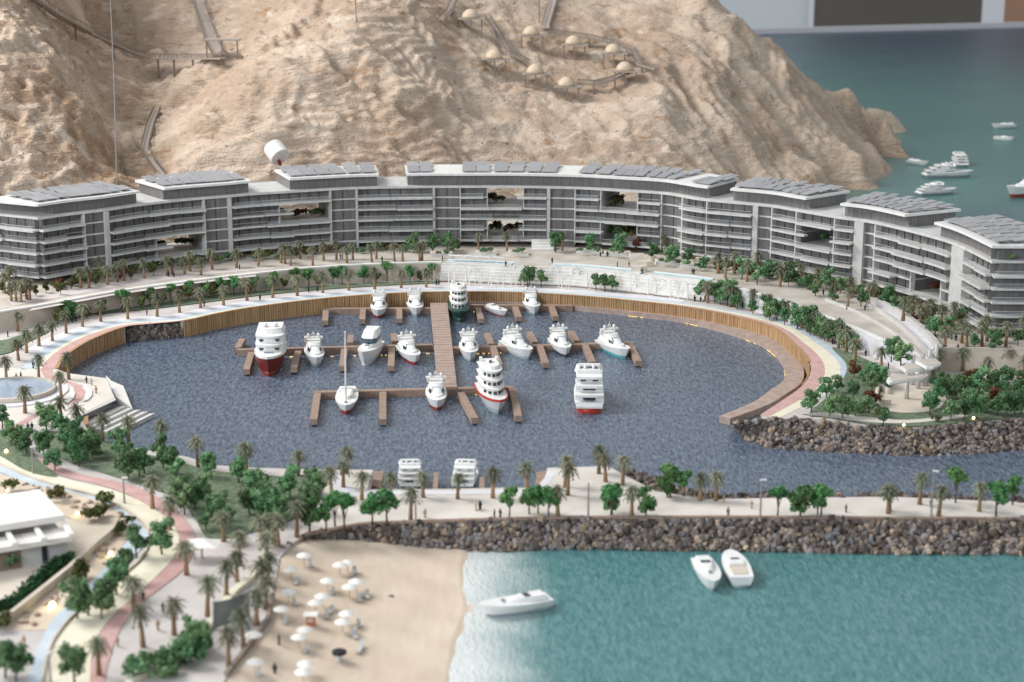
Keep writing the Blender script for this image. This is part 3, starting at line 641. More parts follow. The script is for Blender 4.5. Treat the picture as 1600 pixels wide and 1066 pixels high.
# things on the hill ------------------------------------------------------
def bridge(name, pts, w, lift, label, posts=(), rail=True, deckm='bridgedeck'):
    sh = lift * F / 57
    L_ = [onhill(x, y + sh) + Vector((0, 0, lift)) for x, y in pts]
    root = empty(name, L_[0]); tag(root, label, 'walkway', 'walkways on the hillside')
    d = MB(); r = MB(); ln = resample(L_, max(6, int(4 * len(pts)))); 
    A = []; N2 = normals2(ln)
    for i in range(len(ln) - 1):
        a, b_ = Vector(ln[i]), Vector(ln[i + 1]); d.bar(a, b_, w, .05)
        if rail:
            for s_ in (-1, 1):
                o_ = Vector((N2[i, 0], N2[i, 1], 0)) * (w / 2 * s_); o2 = Vector((N2[i + 1, 0], N2[i + 1, 1], 0)) * (w / 2 * s_)
                r.bar(a + o_ + Vector((0, 0, .14)), b_ + o2 + Vector((0, 0, .14)), .022); 
                nn = max(2, int((b_ - a).length / .16))
                for k in range(nn): q_ = a.lerp(b_, k / nn) + o_.lerp(o2, k / nn); r.bar(q_, q_ + Vector((0, 0, .14)), .018)
    d.build('deck', M[deckm], root, world=True)
    if rail: r.build('railing', M['bridge'], root, world=True)['kind'] = 'stuff'
    for (px_, t) in posts:
        i = int(t * (len(ln) - 1)); p = Vector(ln[i]); hz_ = hill_z(p.x, p.y)
        MB().bar((p.x, p.y - .05, min(hz_, p.z - .3) - .15), (p.x, p.y - .05, p.z), .06).build('post', M['bridge'], root, world=True)
    return root
bridge('walkway_bridge', [(40, -10), (90, 25), (140, 52), (175, 68), (205, 82), (235, 91), (280, 92), (350, 92)], .34, .45, 'long fenced footbridge crossing the gully above the left roofs', [(0, .12), (0, .3), (0, .5), (0, .68), (0, .76), (0, .86), (0, .93)])
bridge('walkway_ramp', [(305, -20), (312, 10), (322, 40), (332, 66), (343, 88)], .42, .12, 'straight pale ramp dropping to the end of the long footbridge', rail=True)
bridge('walkway_stair', [(246, 172), (236, 195), (226, 234), (238, 256), (252, 274)], .22, .10, 'zigzag stair with pale handrails low in the gully')
bridge('walkway_stair', [(690, 30), (702, 20), (712, -5)], .2, .2, 'short walkway climbing out of the frame beside the leftmost dome')
bridge('walkway_stair', [(762, 28), (775, 48), (795, 82), (812, 90), (828, 100)], .2, .22, 'steep walkway from the topmost left dome down to the lower domes')
bridge('walkway_stair', [(868, -15), (862, 10), (852, 44)], .28, .15, 'broad stair running down from the top of the frame between domes')
bridge('walkway_bridge', [(855, 50), (885, 54), (925, 60), (960, 68), (990, 80), (998, 100), (1024, 108)], .2, .3, 'fenced walkway linking the right hand domes from behind', [(0, .3), (0, .6), (0, .9)])
bridge('walkway_bridge', [(902, 130), (930, 132), (960, 124), (988, 112)], .16, .3, 'sagging ladder bridge between the two lowest right domes', [(0, .3), (0, .9)])
# canopy platform over the gully
cp = [onhill(x, y + 30) + Vector((0, 0, .65)) for x, y in ((322, 62), (378, 62))]
r = empty('platform', cp[0]); tag(r, 'thin legged flat platform beside the pale ramp', 'platform')
c0 = (cp[0] + cp[1]) / 2; c0.z = max(cp[0].z, cp[1].z) - .25
c0 = PY(348, 62, c0.y)
MB().box(c0, (1.15, .5, .05)).build('deck', M['bridgedeck'], r, world=True)
for sx in (-.5, 0, .5):
    for sy in (-.2,):
        z = hill_z(c0.x + sx, c0.y + sy); MB().bar((c0.x + sx, c0.y + sy, min(z, c0.z - .5) - .1), (c0.x + sx, c0.y + sy, c0.z), .045).build('leg', M['bridge'], r, world=True)
DOMES = [(735, 28, 'dome on a single post platform, farthest left and highest'), (772, 91, 'dome on a low deck below the leftmost dome'), (830, 54, 'dome on a stilted deck beside the broad stair'),
         (836, 114, 'dome at the foot of the steep walkway'), (896, 69, 'dome between the broad stair and the right hand walkway'), (885, 134, 'dome lowest of all on a stilted deck'),
         (958, 82, 'dome just behind the rightmost dome'), (976, 110, 'dome farthest right, lit warm, at the ladder bridge end')]
for (px, py, lab) in DOMES:
    h0 = onhill(px, py + 14); c = PY(px, py, h0.y - .25); r = empty('dome_pod', c); tag(r, 'sand coloured ' + lab, 'dome', 'dome pods on the hillside')
    MB().lathe([(.30 * math.cos(a), .30 * math.sin(a) * 1.02) for a in [k * math.pi / 2 / 7 for k in range(7)]] + [(.002, .306)], 18).build('shell', M['dome'], r, smooth=True)
    MB().box((.05, 0, -.03), (.95, .6, .05), random.uniform(-.2, .2)).build('deck', M['bridgedeck'], r)
    for (sx, sy) in ((-.34, -.2), (.02, -.24), (.4, -.2)):
        z = hill_z(c.x + sx, c.y + sy) - c.z; MB().bar((sx, sy, min(z, -.35) - .1), (sx, sy, -.03), .045).build('leg', M['bridge'], r)
# cable mast in the gully
b0 = onhill(185, 282); b1 = PY(170, -60, b0.y - .2)
tag(MB().tube([b0 + Vector((0, -.2, -.1)), b0.lerp(b1, .5), b1], [.024, .016, .014], 6).build('mast', M['metal']), 'tall thin grey mast rising from the gully past the top', 'mast')
b0 = onhill(557, 30); tag(MB().tube([b0 + Vector((0, -.1, -.1)), b0 + Vector((-.02, -.1, 1.6))], .02, 5).build('mast', M['bridge']), 'short dark rod standing on the middle mound near the top', 'mast')
b0 = onhill(843, 35); tag(MB().tube([b0 + Vector((0, -.1, -.1)), b0 + Vector((-.04, -.1, 1.5))], .025, 5).build('mast', M['bridge']), 'dark rod standing beside the broad stair near the domes', 'mast')
# white tank on its brown pipe
t0 = onhill(440, 272); c = PY(432, 238, t0.y - .5)
r = empty('tank', t0); tag(r, 'white drum tank tilted on a brown pipe on the hillside', 'tank')
ax = Vector((-.32, .35, .33)).normalized()
o = MB().lathe([(.0, -.24), (.28, -.24), (.30, -.22), (.30, .2), (.28, .24), (.0, .24)], 24).build('drum', M['white'], r, smooth=False); o.location = c - t0; o.rotation_euler = ax.to_track_quat('Z', 'Y').to_euler()
MB().tube([Vector((.12, -.3, -.3)), c - t0 - ax * .2 + Vector((-.02, -.05, -.1))], .05, 8).build('pipe', M['red'], r)
# ------------------------------------------------------------------ the long curved apartment building
Z0B, HF = 1.0, 0.294
ZS = [Z0B + HF * k for k in range(6)]; ZM = ZS[5]; ZR = 2.82
FL = [(-95, 326), (0, 335), (59, 341)]
FM = [(59, 341), (110, 333.5), (162, 327.5), (220, 319), (281, 312), (355, 306), (400, 302), (516, 295), (577, 292.5), (676, 291), (719, 291), (800, 291), (901, 293), (965, 296.5), (1035, 301), (1068, 306),
      (1106, 312), (1200, 320.5), (1243, 327.5), (1311, 339), (1367, 347), (1453, 368), (1499, 383), (1551, 408.5)]
FR = [(1551, 408.5), (1600, 405), (1720, 397)]
def seg_pts(l, sm):
    return [tuple(P(p[0], p[1], ZM)) + (p[0],) for p in (cr(l, 10) if sm else l)]
def dens(pts, step):
    a = np.array(pts); n = max(2, int(np.linalg.norm(np.diff(a[:, :2], axis=0), axis=1).sum() / step)); return resample(pts, n)
BL = dens(seg_pts(FM, True), .12)   # x,y,z,px
BPX = BL[:, 3]
def bseg(a, b_, inset=0.0):
    """samples of the front line between two picture columns"""
    out = [[np.interp(a, BPX, BL[:, k]) for k in range(4)]]
    out += [list(r_) for r_ in BL if a + .3 < r_[3] < b_ - .3]
    out += [[np.interp(b_, BPX, BL[:, k]) for k in range(4)]]
    return np.array(out)
NB_all = normals2(BL)
class RB(MB):
    def rib(s, a, b_, f0, f1, z0, z1):
        """solid along the facade between columns a..b; offsets to the back positive, measured on the global normals"""
        L_ = bseg(a, b_); n = len(L_)
        nx_ = np.interp(L_[:, 3], BPX, NB_all[:, 0]); ny_ = np.interp(L_[:, 3], BPX, NB_all[:, 1]); q_ = np.hypot(nx_, ny_); nx_ /= q_; ny_ /= q_
        vs = []
        for i in range(n):
            p = (L_[i, 0] + nx_[i] * f0, L_[i, 1] + ny_[i] * f0); r_ = (L_[i, 0] + nx_[i] * f1, L_[i, 1] + ny_[i] * f1)
            vs += [(p[0], p[1], z0), (r_[0], r_[1], z0), (r_[0], r_[1], z1), (p[0], p[1], z1)]
        fs = [(i * 4 + k, i * 4 + (k + 1) % 4, i * 4 + 4 + (k + 1) % 4, i * 4 + 4 + k) for i in range(n - 1) for k in range(4)]
        fs += [(3, 2, 1, 0), ((n - 1) * 4, (n - 1) * 4 + 1, (n - 1) * 4 + 2, (n - 1) * 4 + 3)]
        return s.add(vs, fs)
def bpt(px, off, z):
    x, y = np.interp(px, BPX, BL[:, 0]), np.interp(px, BPX, BL[:, 1]); nx_, ny_ = np.interp(px, BPX, NB_all[:, 0]), np.interp(px, BPX, NB_all[:, 1])
    q_ = math.hypot(nx_, ny_); return Vector((x + nx_ / q_ * off, y + ny_ / q_ * off, z)), math.atan2(-nx_ / q_, ny_ / q_)
DEP = 1.7
bld = empty('apartment_building', bpt(800, .8, ZT)[0]); tag(bld, 'long curved white apartment building with dark glazing and solar panelled roofs behind the marina', 'building')
random.seed(11)
# sections: (from, to, kind) kind b = balconies, p = plain stair bay
SEC = [(59, 130, 'b'), (130, 162, 'p'), (168, 318, 'b'), (318, 355, 'p'), (360, 516, 'b'), (516, 555, 'p'), (558, 676, 'b'), (679, 719, 'p'), (719, 855, 'b'), (860, 899, 'p'),
       (899, 1035, 'b'), (1035, 1068, 'p'), (1068, 1106, 'b'), (1106, 1178, 'b'), (1186, 1208, 'p'), (1208, 1306, 'b'), (1306, 1337, 'b'), (1352, 1370, 'p'), (1370, 1491, 'b'), (1510, 1551, 'b')]
VOID = [(243, 318, (0, 1)), (437, 516, (2, 3)), (762, 817, (3, 4)), (762, 817, (0, 1)), (939, 995, (3, 4)), (939, 995, (0, 1)), (1247, 1306, (2, 3)), (1426, 1472, (0, 1))]
def cuts(a, b_, k):
    """sub-ranges of a..b not voided on floor k"""
    r_ = [(a, b_)]
    for va, vb, ks in VOID:
        if k in ks:
            n = []
            for (x0, x1) in r_:
                if vb <= x0 or va >= x1: n.append((x0, x1))
                else:
                    if va > x0 + 2: n.append((x0, va))
                    if vb < x1 - 2: n.append((vb, x1))
            r_ = n
    return r_
# glazing, storey by storey, bay by bay
for (a, b_, kd) in SEC:
    for k in range(-1, 5):
        z0, z1 = (ZT, Z0B - .05) if k < 0 else (ZS[k], ZS[k + 1] - .04)
        for (x0, x1) in ([(a, b_)] if k < 0 else cuts(a, b_, k)):
            off = .42 if k < 0 and kd == 'b' else (.16 if kd == 'b' else .05)
            g = RB().rib(x0, x1, off, DEP - .1, z0, z1).build('window', M['glass'], bld, world=True)
            if k >= 0:
                m_ = RB(); L_ = bseg(x0, x1); ln = np.linalg.norm(np.diff(L_[:, :2], axis=0), axis=1).sum(); nm = max(1, int(ln / .27))
                for j in range(1, nm):
                    px = x0 + (x1 - x0) * j / nm; p, rz = bpt(px, off - .006, 0)
                    m_.box((p.x, p.y, (z0 + z1) / 2), (.014, .02, z1 - z0 - .004), rz)
                if nm > 1: m_.build('mullion', M['mullion'], g, world=True)['kind'] = 'stuff'
# floor slabs
for k in range(6):
    rr = [(59, 1551)]
    for va, vb, ks in VOID:
        if k in ks and (k - 1) in ks:          # slab between two voided storeys is missing
            rr = [q_ for (x0, x1) in rr for q_ in ([(x0, va), (vb, x1)] if x0 < va < x1 else [(x0, x1)])]
    for (x0, x1) in rr:
        t = .065 if k == 5 else .038
        RB().rib(x0, x1, -.015 if k == 5 else .02, DEP, ZS[k] - (.05 if k == 5 else .040), ZS[k] - (.05 if k == 5 else .040) + t).build('floor_slab', M['slab'], bld, world=True)
# balconies: stepped projecting slabs with clear railings
for (a, b_, kd) in SEC:
    if kd != 'b': continue
    for k in range(0, 5):
        L_ = bseg(a, b_); ln = np.linalg.norm(np.diff(L_[:, :2], axis=0), axis=1).sum(); nb = max(1, round(ln / .85)); x = a
        xs = [a] + sorted(a + (b_ - a) * (j + random.uniform(-.22, .22)) / nb for j in range(1, nb)) + [b_]
        for j in range(nb):
            pr = (.10, .19, .14, .24)[(j + k * (2 if nb > 1 else 1) + random.choice((0, 0, 1))) % 4]
            x0, x1 = xs[j], xs[j + 1]
            if x1 - x0 < 4: continue
            if any(va - 2 < (x0 + x1) / 2 < vb + 2 and k in ks and (k - 1) in ks for va, vb, ks in VOID): continue
            bal = RB().rib(x0 + .4, x1 - .4, -pr, .02, ZS[k] - .043, ZS[k] + .002).build('balcony', M['slab'], bld, world=True)
            if random.random() < .8: RB().rib(x0 + .8, x1 - .8, -pr + .006, -pr + .014, ZS[k] + .004, ZS[k] + .10).build('railing', M['rail'], bal, world=True); 
            RB().rib(x0 + .8, x1 - .8, -pr + .004, -pr + .016, ZS[k] + .10, ZS[k] + .108).build('handrail', M['pier'], bal, world=True)
# void linings
for va, vb, ks in VOID:
    z0, z1 = ZS[ks[0]], ZS[ks[1] + 1] - .05
    for px, s_ in ((va, -1), (vb, 1)):
        w_ = 1.6
        RB().rib(min(px, px + s_ * w_), max(px, px + s_ * w_), .03, DEP - .05, z0 + .003, z1 - .003).build('void_wall', M['slab'], bld, world=True)
# piers and fins
for a, b_ in ((162, 168), (355, 360), (555, 558.5), (676, 679.5), (855, 860), (1178, 1186), (1337, 1352), (1491, 1510)):
    RB().rib(a, b_, -.06, DEP * .6, ZT, ZM - .055).build('pier', M['pier'], bld, world=True)
for px in (130, 318, 516, 719, 899, 1035, 1068, 1106, 1208, 1246, 1306, 1370):
    RB().rib(px - .8, px + .8, -.05, .25, Z0B - .1, ZM - .056).build('fin', M['slab'], bld, world=True)
# penthouses: glazed storey, roof slab, solar panels
PEN = [(59, 219, 88, 218, 3, [(66, 214, 9)]), (257, 393, 259, 391, 2, [(260, 388, 8)]), (453, 592, 455, 590, 2, [(456, 588, 6)]),
       (635, 1106, 637, 1104, 2, [(637, 676, 2), (722, 766, 2), (770, 817, 2), (820, 868, 2), (901, 950, 2), (953, 1003, 3), (1006, 1050, 3), (1072, 1103, 3)]),
       (1141, 1259.5, 1143, 1258, 3, [(1144, 1256, 8)]), (1313, 1414, 1315, 1412, 3, [(1317, 1411, 8)]), (1460, 1551, 1462, 1549, 4, [(1466, 1548, 7)])]
for (a, b_, g0, g1, rows, grp) in PEN:
    ph = RB().rib(g0, g1, .14, DEP - .12, ZM + .021, ZR - .06).build('penthouse', M['glass'], bld, world=True)
    RB().rib(a, b_, -.03, DEP, ZR - .06, ZR).build('roof_slab', M['white'], ph, world=True)
    for (x0, x1, n) in grp:
        for j in range(n):
            px = x0 + (x1 - x0) * (j + .5) / n
            L_ = bseg(x0, x1); wd = np.linalg.norm(np.diff(L_[:, :2], axis=0), axis=1).sum() / n
            dd = (DEP - .2) / rows
            for q_ in range(rows):
                p, rz = bpt(px, .12 + dd * (q_ + .5), ZR + .07 + random.uniform(-.006, .006))
                k = 1 - .33 * (q_ + .5) * dd / 6
                MB().box(p, (wd * .93, dd * .9, .022), rz, (math.radians(5), 'X')).build('solar_panel', M['panel'], ph, world=True)
            if j % 2 == 0:
                p, rz = bpt(px, .3, ZR + .02); MB().box(p, (.05, .05, .05), rz).build('bracket', M['mullion'], ph, world=True)
# end wings: wedge shaped ends that turn away from the marina
def wing(C, Wp, B, glazed, rnd):
    C, Wp, B = Vector(C), Vector(Wp), Vector(B); C.z = Wp.z = B.z = 0
    d = (Wp - C).normalized(); o_ = Vector((d.y, -d.x, 0))
    if o_.dot(B - C) > 0: o_ = -o_
    def poly(c_in, b_in=0.0):
        return [(p.x, p.y) for p in (C - o_ * c_in, Wp - o_ * c_in, B.lerp(C, b_in))]
    for k in range(6):
        MB().prism(poly(-.015 if k == 5 else .0), ZS[k] - .038, ZS[k] + (.014 if k == 5 else -.004)).build('floor_slab', M['slab'], bld, world=True)
    L_ = (Wp - C).length
    for k in range(-1, 5):
        z0, z1 = (ZT, Z0B - .05) if k < 0 else (ZS[k], ZS[k + 1] - .04)
        g = MB().prism(poly(.42 if k < 0 else .15, .03), z0, z1).build('window', M['glass'], bld, world=True)
        if k < 0: continue
        m_ = MB()
        for j in range(1, int(L_ / .27)):
            p = C + d * (j * .27) - o_ * .146; m_.box((p.x, p.y, (z0 + z1) / 2), (.014, .02, z1 - z0 - .004), math.atan2(d.y, d.x))
        m_.build('mullion', M['mullion'], g, world=True)['kind'] = 'stuff'
        x = .0; j = 0
        while x < L_ - .3:
            w_ = rnd.uniform(.6, 1.1); x1 = min(L_, x + w_); pr = (.10, .20, .14)[(j + k) % 3]; p, q_ = C + d * (x + .01), C + d * (x1 - .01)
            bal = MB().prism([(v.x, v.y) for v in (p - o_ * .01, q_ - o_ * .01, q_ + o_ * pr, p + o_ * pr)], ZS[k] - .043, ZS[k] + .002).build('balcony', M['slab'], bld, world=True)
            MB().bar(p + o_ * (pr - .012) + Vector((0, 0, ZS[k] + .052)), q_ + o_ * (pr - .012) + Vector((0, 0, ZS[k] + .052)), .008, .094).build('railing', M['rail'], bal, world=True)
            MB().bar(p + o_ * (pr - .012) + Vector((0, 0, ZS[k] + .104)), q_ + o_ * (pr - .012) + Vector((0, 0, ZS[k] + .104)), .012, .008).build('handrail', M['pier'], bal, world=True)
            x = x1; j += 1
    ph = MB().prism(poly(.16 if glazed else .75, .05), ZM + .021, ZR - .06).build('penthouse', M['glass'], bld, world=True)
    MB().prism(poly(-.03), ZR - .058, ZR - .002).build('roof_slab', M['white'], ph, world=True)
    if glazed:
        e = (B - C) - o_ * (B - C).dot(o_)
        for a_ in range(7):
            for c_ in range(5):
                p = C + d * (.25 + .40 * a_) - o_ * (.16 + .34 * c_)
                t = (p - C).dot(-o_) / max(1e-6, (B - C).dot(-o_)); xl = (B - C).dot(d) * t; xr = L_ + ((B - C).dot(d) - L_) * t
                if xl + .15 < (p - C).dot(d) < xr - .15:
                    MB().box((p.x, p.y, ZR + .07), (.37, .31, .022), math.atan2(d.y, d.x), (math.radians(5), 'X')).build('solar_panel', M['panel'], ph, world=True)
rndw = random.Random(3)
wing(bpt(59, 0, 0)[0], P(-105, 325, ZM), bpt(59, DEP, 0)[0], False, rndw)
Cr, Br = bpt(1551, 0, 0)[0], bpt(1551, DEP, 0)[0]
Wr = Cr + Matrix.Rotation(math.radians(-9), 3, 'Z') @ ((Br - Cr).normalized() * 2.8)
wing(Cr, Wr, Br, True, rndw)
# roof terraces between penthouses: low parapets
for a, b_ in ((221, 255), (395, 451), (594, 633), (1108, 1139), (1262, 1311), (1416, 1458)):
    RB().rib(a, b_, .0, .03, ZM + .02, ZM + .10).build('parapet', M['rail'], bld, world=True)
# steps and planters at the foot, middle
for k, (px, py, w_, lab) in enumerate(((848, 392, .6, 'low white garden stair beside the round tree in front of the glazing'),)):
    r = empty('garden_stair', P(px, py, ZT)); tag(r, lab, 'stair')
    for j in range(4): MB().box((0, .12 * j, .03 + .03 * j), (w_, .12, .06 + .06 * j)).build('tread', M['stone_white'], r)
PLANT = [(760, 398, 'curved'), (810, 398, 'curved'), (920, 395, 'long'), (965, 399, 'long'), (995, 403, 'short'), (1045, 412, 'long'), (1085, 418, 'long'), (690, 400, 'square')]
for j, (px, py, s_) in enumerate(PLANT):
    w_ = {'long': .7, 'short': .4, 'curved': .55, 'square': .6}[s_]
    r = empty('planter', P(px, py, ZT)); tag(r, '%s low white planter from the left along the middle of the terrace' % ordn(sorted(p[0] for p in PLANT).index(px) + 1), 'planter', 'white planters on the terrace')
    MB().box((0, 0, .05), (w_, .28, .10)).build('box', M['stone_white'], r); MB().box((0, 0, .105), (w_ * .93, .22, .012)).build('soil', M['wall_tan'], r)
for j, (px, py, s_) in enumerate(((1006, 416, .3), (1013, 408, .26), (1090, 402, .34), (1098, 411, .4), (996, 424, .28))):
    bm_ = MB().prism([(-s_ * .7, -.12), (s_ * .2, -.16), (s_, -.05), (s_ * .6, .14), (-s_ * .5, .16)], 0, .14, [(-s_ * .55, -.1), (s_ * .2, -.12), (s_ * .8, -.04), (s_ * .5, .1), (-s_ * .4, .12)])
    o = bm_.build('stone_bench', M['plaza']); o.location = P(px, py, ZT); tag(o, '%s angular sand coloured block from the left on the terrace' % ordn(sorted((1006, 1013, 1090, 1098, 996)).index(px) + 1), 'block', 'angular blocks on the terrace')
# ------------------------------------------------------------------ timber quay wall
def ledge_line(): 
    return resample([P(x, y, .1) for x, y in cr([(700, 470), (800, 471), (900, 476), (1000, 486), (1084, 497), (1163, 517), (1214, 536), (1242, 558), (1253, 580), (1249, 600), (1227, 616), (1197, 634), (1138, 656)], 8)], 200)
qw = empty('quay_wall', Vector((QW[200, 0], QW[200, 1], 0))); tag(qw, 'curved timber slatted wall lining the marina below the promenade', 'wall')
def slat_panel(i0, i1, ztop=ZP - .01, base=-.05):
    L_ = QW[i0:i1 + 1]; 
    ln = np.linalg.norm(np.diff(L_[:, :2], axis=0), axis=1).sum(); n = int(ln / .062); R_ = resample(L_, n); N_ = normals2(R_)
    b = MB()
    for j in range(n - 1):
        p = Vector((R_[j, 0], R_[j, 1], 0)); q_ = Vector((R_[j + 1, 0], R_[j + 1, 1], 0)); rz = math.atan2(q_.y - p.y, q_.x - p.x); d = random.uniform(0, .012)
        c = (p + q_) / 2 - Vector((N_[j, 0], N_[j, 1], 0)) * (.03 + d)
        b.box((c.x, c.y, (ztop + base) / 2), ((q_ - p).length * .82, .03, ztop - base + random.uniform(-.004, .004)), rz)
    o = b.build('slat', M['wood'], qw, world=True); o['kind'] = 'stuff'
    MB().ribbon(L_, -.022, -.004, base, ztop - .003).build('backing', M['dark'], qw, world=True)
    return o
random.seed(5)
marks = [0, qidx(194)]
slat_panel(0, qidx(194))
ed_ = [qidx(288), qidx(516), qidx(690), qidx(880), qidx(1000), qidx(1165), qidx(1240), qidx(1265), qidx(1256, True)]
for a, b_ in zip(ed_[:-1], ed_[1:]): slat_panel(a, b_)
MB().ribbon(QW[qidx(288):qidx(1266)], -.055, .02, ZP - .006, ZP + .016).build('cap', M['wood'], qw, world=True)
MB().ribbon(QW[0:qidx(196)], -.055, .02, ZP - .006, ZP + .016).build('cap', M['wood'], qw, world=True)
# low walkway ledge around the right of the basin
LG = ledge_line(); wl_ = np.interp(np.linspace(0, 1, 200), [0, .4, .7, .85, 1], [.27, .29, .36, .36, .22])
lg = MB().ribbon(LG, -wl_, .04, -.1, .13).build('quay_ledge', M['ledge']); tag(lg, 'low brown walkway ledge curving along the right side of the marina', 'ledge')
random.seed(9)
for k, (a, b_) in enumerate(((.30, .33), (.40, .425), (.52, .56), (.60, .64), (.72, .75))):
    i0, i1 = int(a * 199), int(b_ * 199)
    lb = MB()
    for j in range(i0, i1):
        if random.random() < .55: lb.ribbon(LG[j:j + 2], -wl_[j:j + 2] - .010, -wl_[j:j + 2] - .002, .006, .006 + random.uniform(.006, .016))
    if not lb.v: lb.ribbon(LG[i0:i0 + 2], -wl_[i0:i0 + 2] - .010, -wl_[i0:i0 + 2] - .002, .006, .016)
    o = lb.build('strip_light', M['gold']); o['kind'] = 'stuff'; tag(o, '%s warm light strip from the left at the foot of the ledge' % ordn(k + 1), 'light', 'warm lights under the ledge')

# ------------------------------------------------------------------ jetties
jt = empty('floating_jetty', P(700, 560, 0)); tag(jt, 'brown floating jetty with three cross arms and mooring fingers', 'jetty')
ZD = .15
def beam(name, a, b_, w, parent, m='dock', z=ZD, t=.2):
    A, B = P(a[0], a[1], z), P(b_[0], b_[1], z)
    return MB().bar(A - Vector((0, 0, t / 2)), B - Vector((0, 0, t / 2)), w, t).build(name, M[m], parent, world=True)
wa = [P(672, 474, ZD + .02), P(699, 474, ZD + .02), P(714, 606, ZD + .02), P(684, 606, ZD + .02)]
wk = MB().prism([(p.x, p.y) for p in wa], ZD - .06, ZD + .02).build('walkway', M['dock_top'], jt, world=True)
jr = np.linspace(0, 1, 34)
for k in range(33):
    a = wa[0].lerp(wa[3], jr[k] + .002); b_ = wa[1].lerp(wa[2], jr[k] + .002); c = wa[0].lerp(wa[3], jr[k + 1] - .002); d = wa[1].lerp(wa[2], jr[k + 1] - .002)
    MB().prism([(a.x, a.y), (b_.x, b_.y), (d.x, d.y), (c.x, c.y)], ZD + .02, ZD + .032 + random.uniform(0, .004)).build('plank', M['dock_top'], wk, world=True)
ARMS = [((504, 482), (672, 481), [(509, 485, 508, 501), (567, 483, 566, 499), (624, 482, 624, 498)]),
        ((699, 476), (895, 477), [(746, 480, 752, 498), (805, 479, 811, 495), (862, 478, 868, 494)]),
        ((370, 546), (676, 538), [(371, 543, 379, 529), (393, 550, 385, 577), (466, 548, 459, 574), (484, 537, 480, 524), (538, 545, 535, 572), (547, 535, 548, 523), (612, 543, 611, 572), (617, 533, 615, 521)]),
        ((706, 543), (990, 535), [(770, 541, 780, 569), (768, 537, 761, 520), (843, 539, 853, 567), (836, 534, 827, 518), (914, 537, 926, 565), (902, 532, 892, 517), (984, 536, 998, 564)]),
        ((492, 612), (803, 604), [(496, 614, 490, 655), (598, 612, 598, 655), (720, 613, 742, 653), (800, 606, 810, 650)])]
for (a, b_, fs) in ARMS:
    arm = beam('cross_arm', a, b_, .15, jt)
    for (x0, y0, x1, y1) in fs:
        beam('finger', (x0, y0), (x1, y1), .145, arm, z=ZD + .004, t=.12)
random.seed(2)
k = 0
for (a, b_) in (((515, 490), (560, 489)), ((572, 489), (580, 489)), ((740, 487), (758, 488)), ((400, 560), (470, 557)), ((498, 558), (535, 556)), ((545, 556), (560, 556)), ((595, 555), (608, 555)), ((655, 553), (676, 552)), ((706, 553), (722, 552)), ((745, 553), (790, 551)),
              ((825, 549), (860, 548)), ((510, 622), (526, 622)), ((560, 621), (592, 620)), ((602, 620), (666, 618)), ((698, 617), (712, 617)), ((742, 617), (755, 617)), ((785, 616), (798, 615))):
    k += 1; A, B = P(a[0], a[1], .012), P(b_[0], b_[1], .012); b = MB(); n = max(2, int((B - A).length / .12))
    for j in range(n):
        if random.random() < .75: b.bar(A.lerp(B, j / n), A.lerp(B, (j + random.uniform(.2, .6)) / n) , .015 + random.random() * .03, .012)
    if not b.v: b.bar(A, B, .03, .012)
    o = b.build('strip_light', M['gold'], jt, world=True); o['kind'] = 'stuff'
# small docks on the mole
for k, (pts, lab) in enumerate((([(576, 757), (584, 736), (600, 736), (594, 762)], 'narrow brown dock at the left of the two moored yachts'), ([(676, 764), (678, 738), (685, 738), (684, 764)], 'thin brown finger dock between the two moored yachts'),
                            ([(836, 760), (838, 738), (856, 735), (854, 745)], 'brown dock at the right of the moored yachts'), ([(748, 764), (750, 745), (757, 745), (757, 764)], 'short brown dock beside the right moored yacht'))):
    o = MB().prism([(P(x, y, .2).x, P(x, y, .2).y) for x, y in pts], -.05, .2).build('dock', M['dock']); tag(o, lab, 'dock')

# ------------------------------------------------------------------ boats: bow toward +X, waterline at z = 0
def plan(t, full=.5, stern=.9, blunt=.52):
    return stern + (1 - stern) * math.sin(t / full * math.pi / 2) if t < full else max(0.0, (1 - ((t - full) / (1 - full)) ** 2.1)) ** blunt
def hull(L_, B, h0, h1, zb, wl=.80, rake=.22, stern=.86, full=.45, n=18):
    """returns (bottom, topsides, deck) builders: painted bottom to zb, topsides to the sheer line"""
    def pt(t, w, z): return (-L_ / 2 + L_ * t * .92 + rake * L_ * .5 * t ** 3 * max(z, 0) / h1, plan(t, full, stern) * B / 2 * w, z)
    ts = [i / n for i in range(n + 1)]
    def strake(rows):
        b = MB(); m = len(rows[0][1]) if False else None
        vs = []; R_ = len(rows)
        for s_ in (1, -1):
            for t in ts:
                for (w, zf) in rows:
                    x, y, z = pt(t, w, zf(t)); vs.append((x, y * s_, z))
        k = R_; o2 = (n + 1) * k; fs = []
        for i in range(n):
            for j in range(k - 1):
                fs.append((i * k + j, (i + 1) * k + j, (i + 1) * k + j + 1, i * k + j + 1)); fs.append((o2 + i * k + j, o2 + i * k + j + 1, o2 + (i + 1) * k + j + 1, o2 + (i + 1) * k + j))
        for j in range(k - 1): fs.append((j, j + 1, o2 + j + 1, o2 + j))          # transom
        for i in range(n): fs.append((i * k + k - 1, (i + 1) * k + k - 1, o2 + (i + 1) * k + k - 1, o2 + i * k + k - 1))   # deck
        return b.add(vs, fs)
    sheer = lambda t: h0 + (h1 - h0) * t ** 1.8
    zm = lambda t: zb
    mid = lambda t: zb + (sheer(t) - zb) * .55
    bot = strake([(wl * .72, lambda t: -.04), (wl, zm)])
    top = strake([(wl * 1.002, zm), (.93, mid), (1.0, sheer)])
    return bot, top, sheer
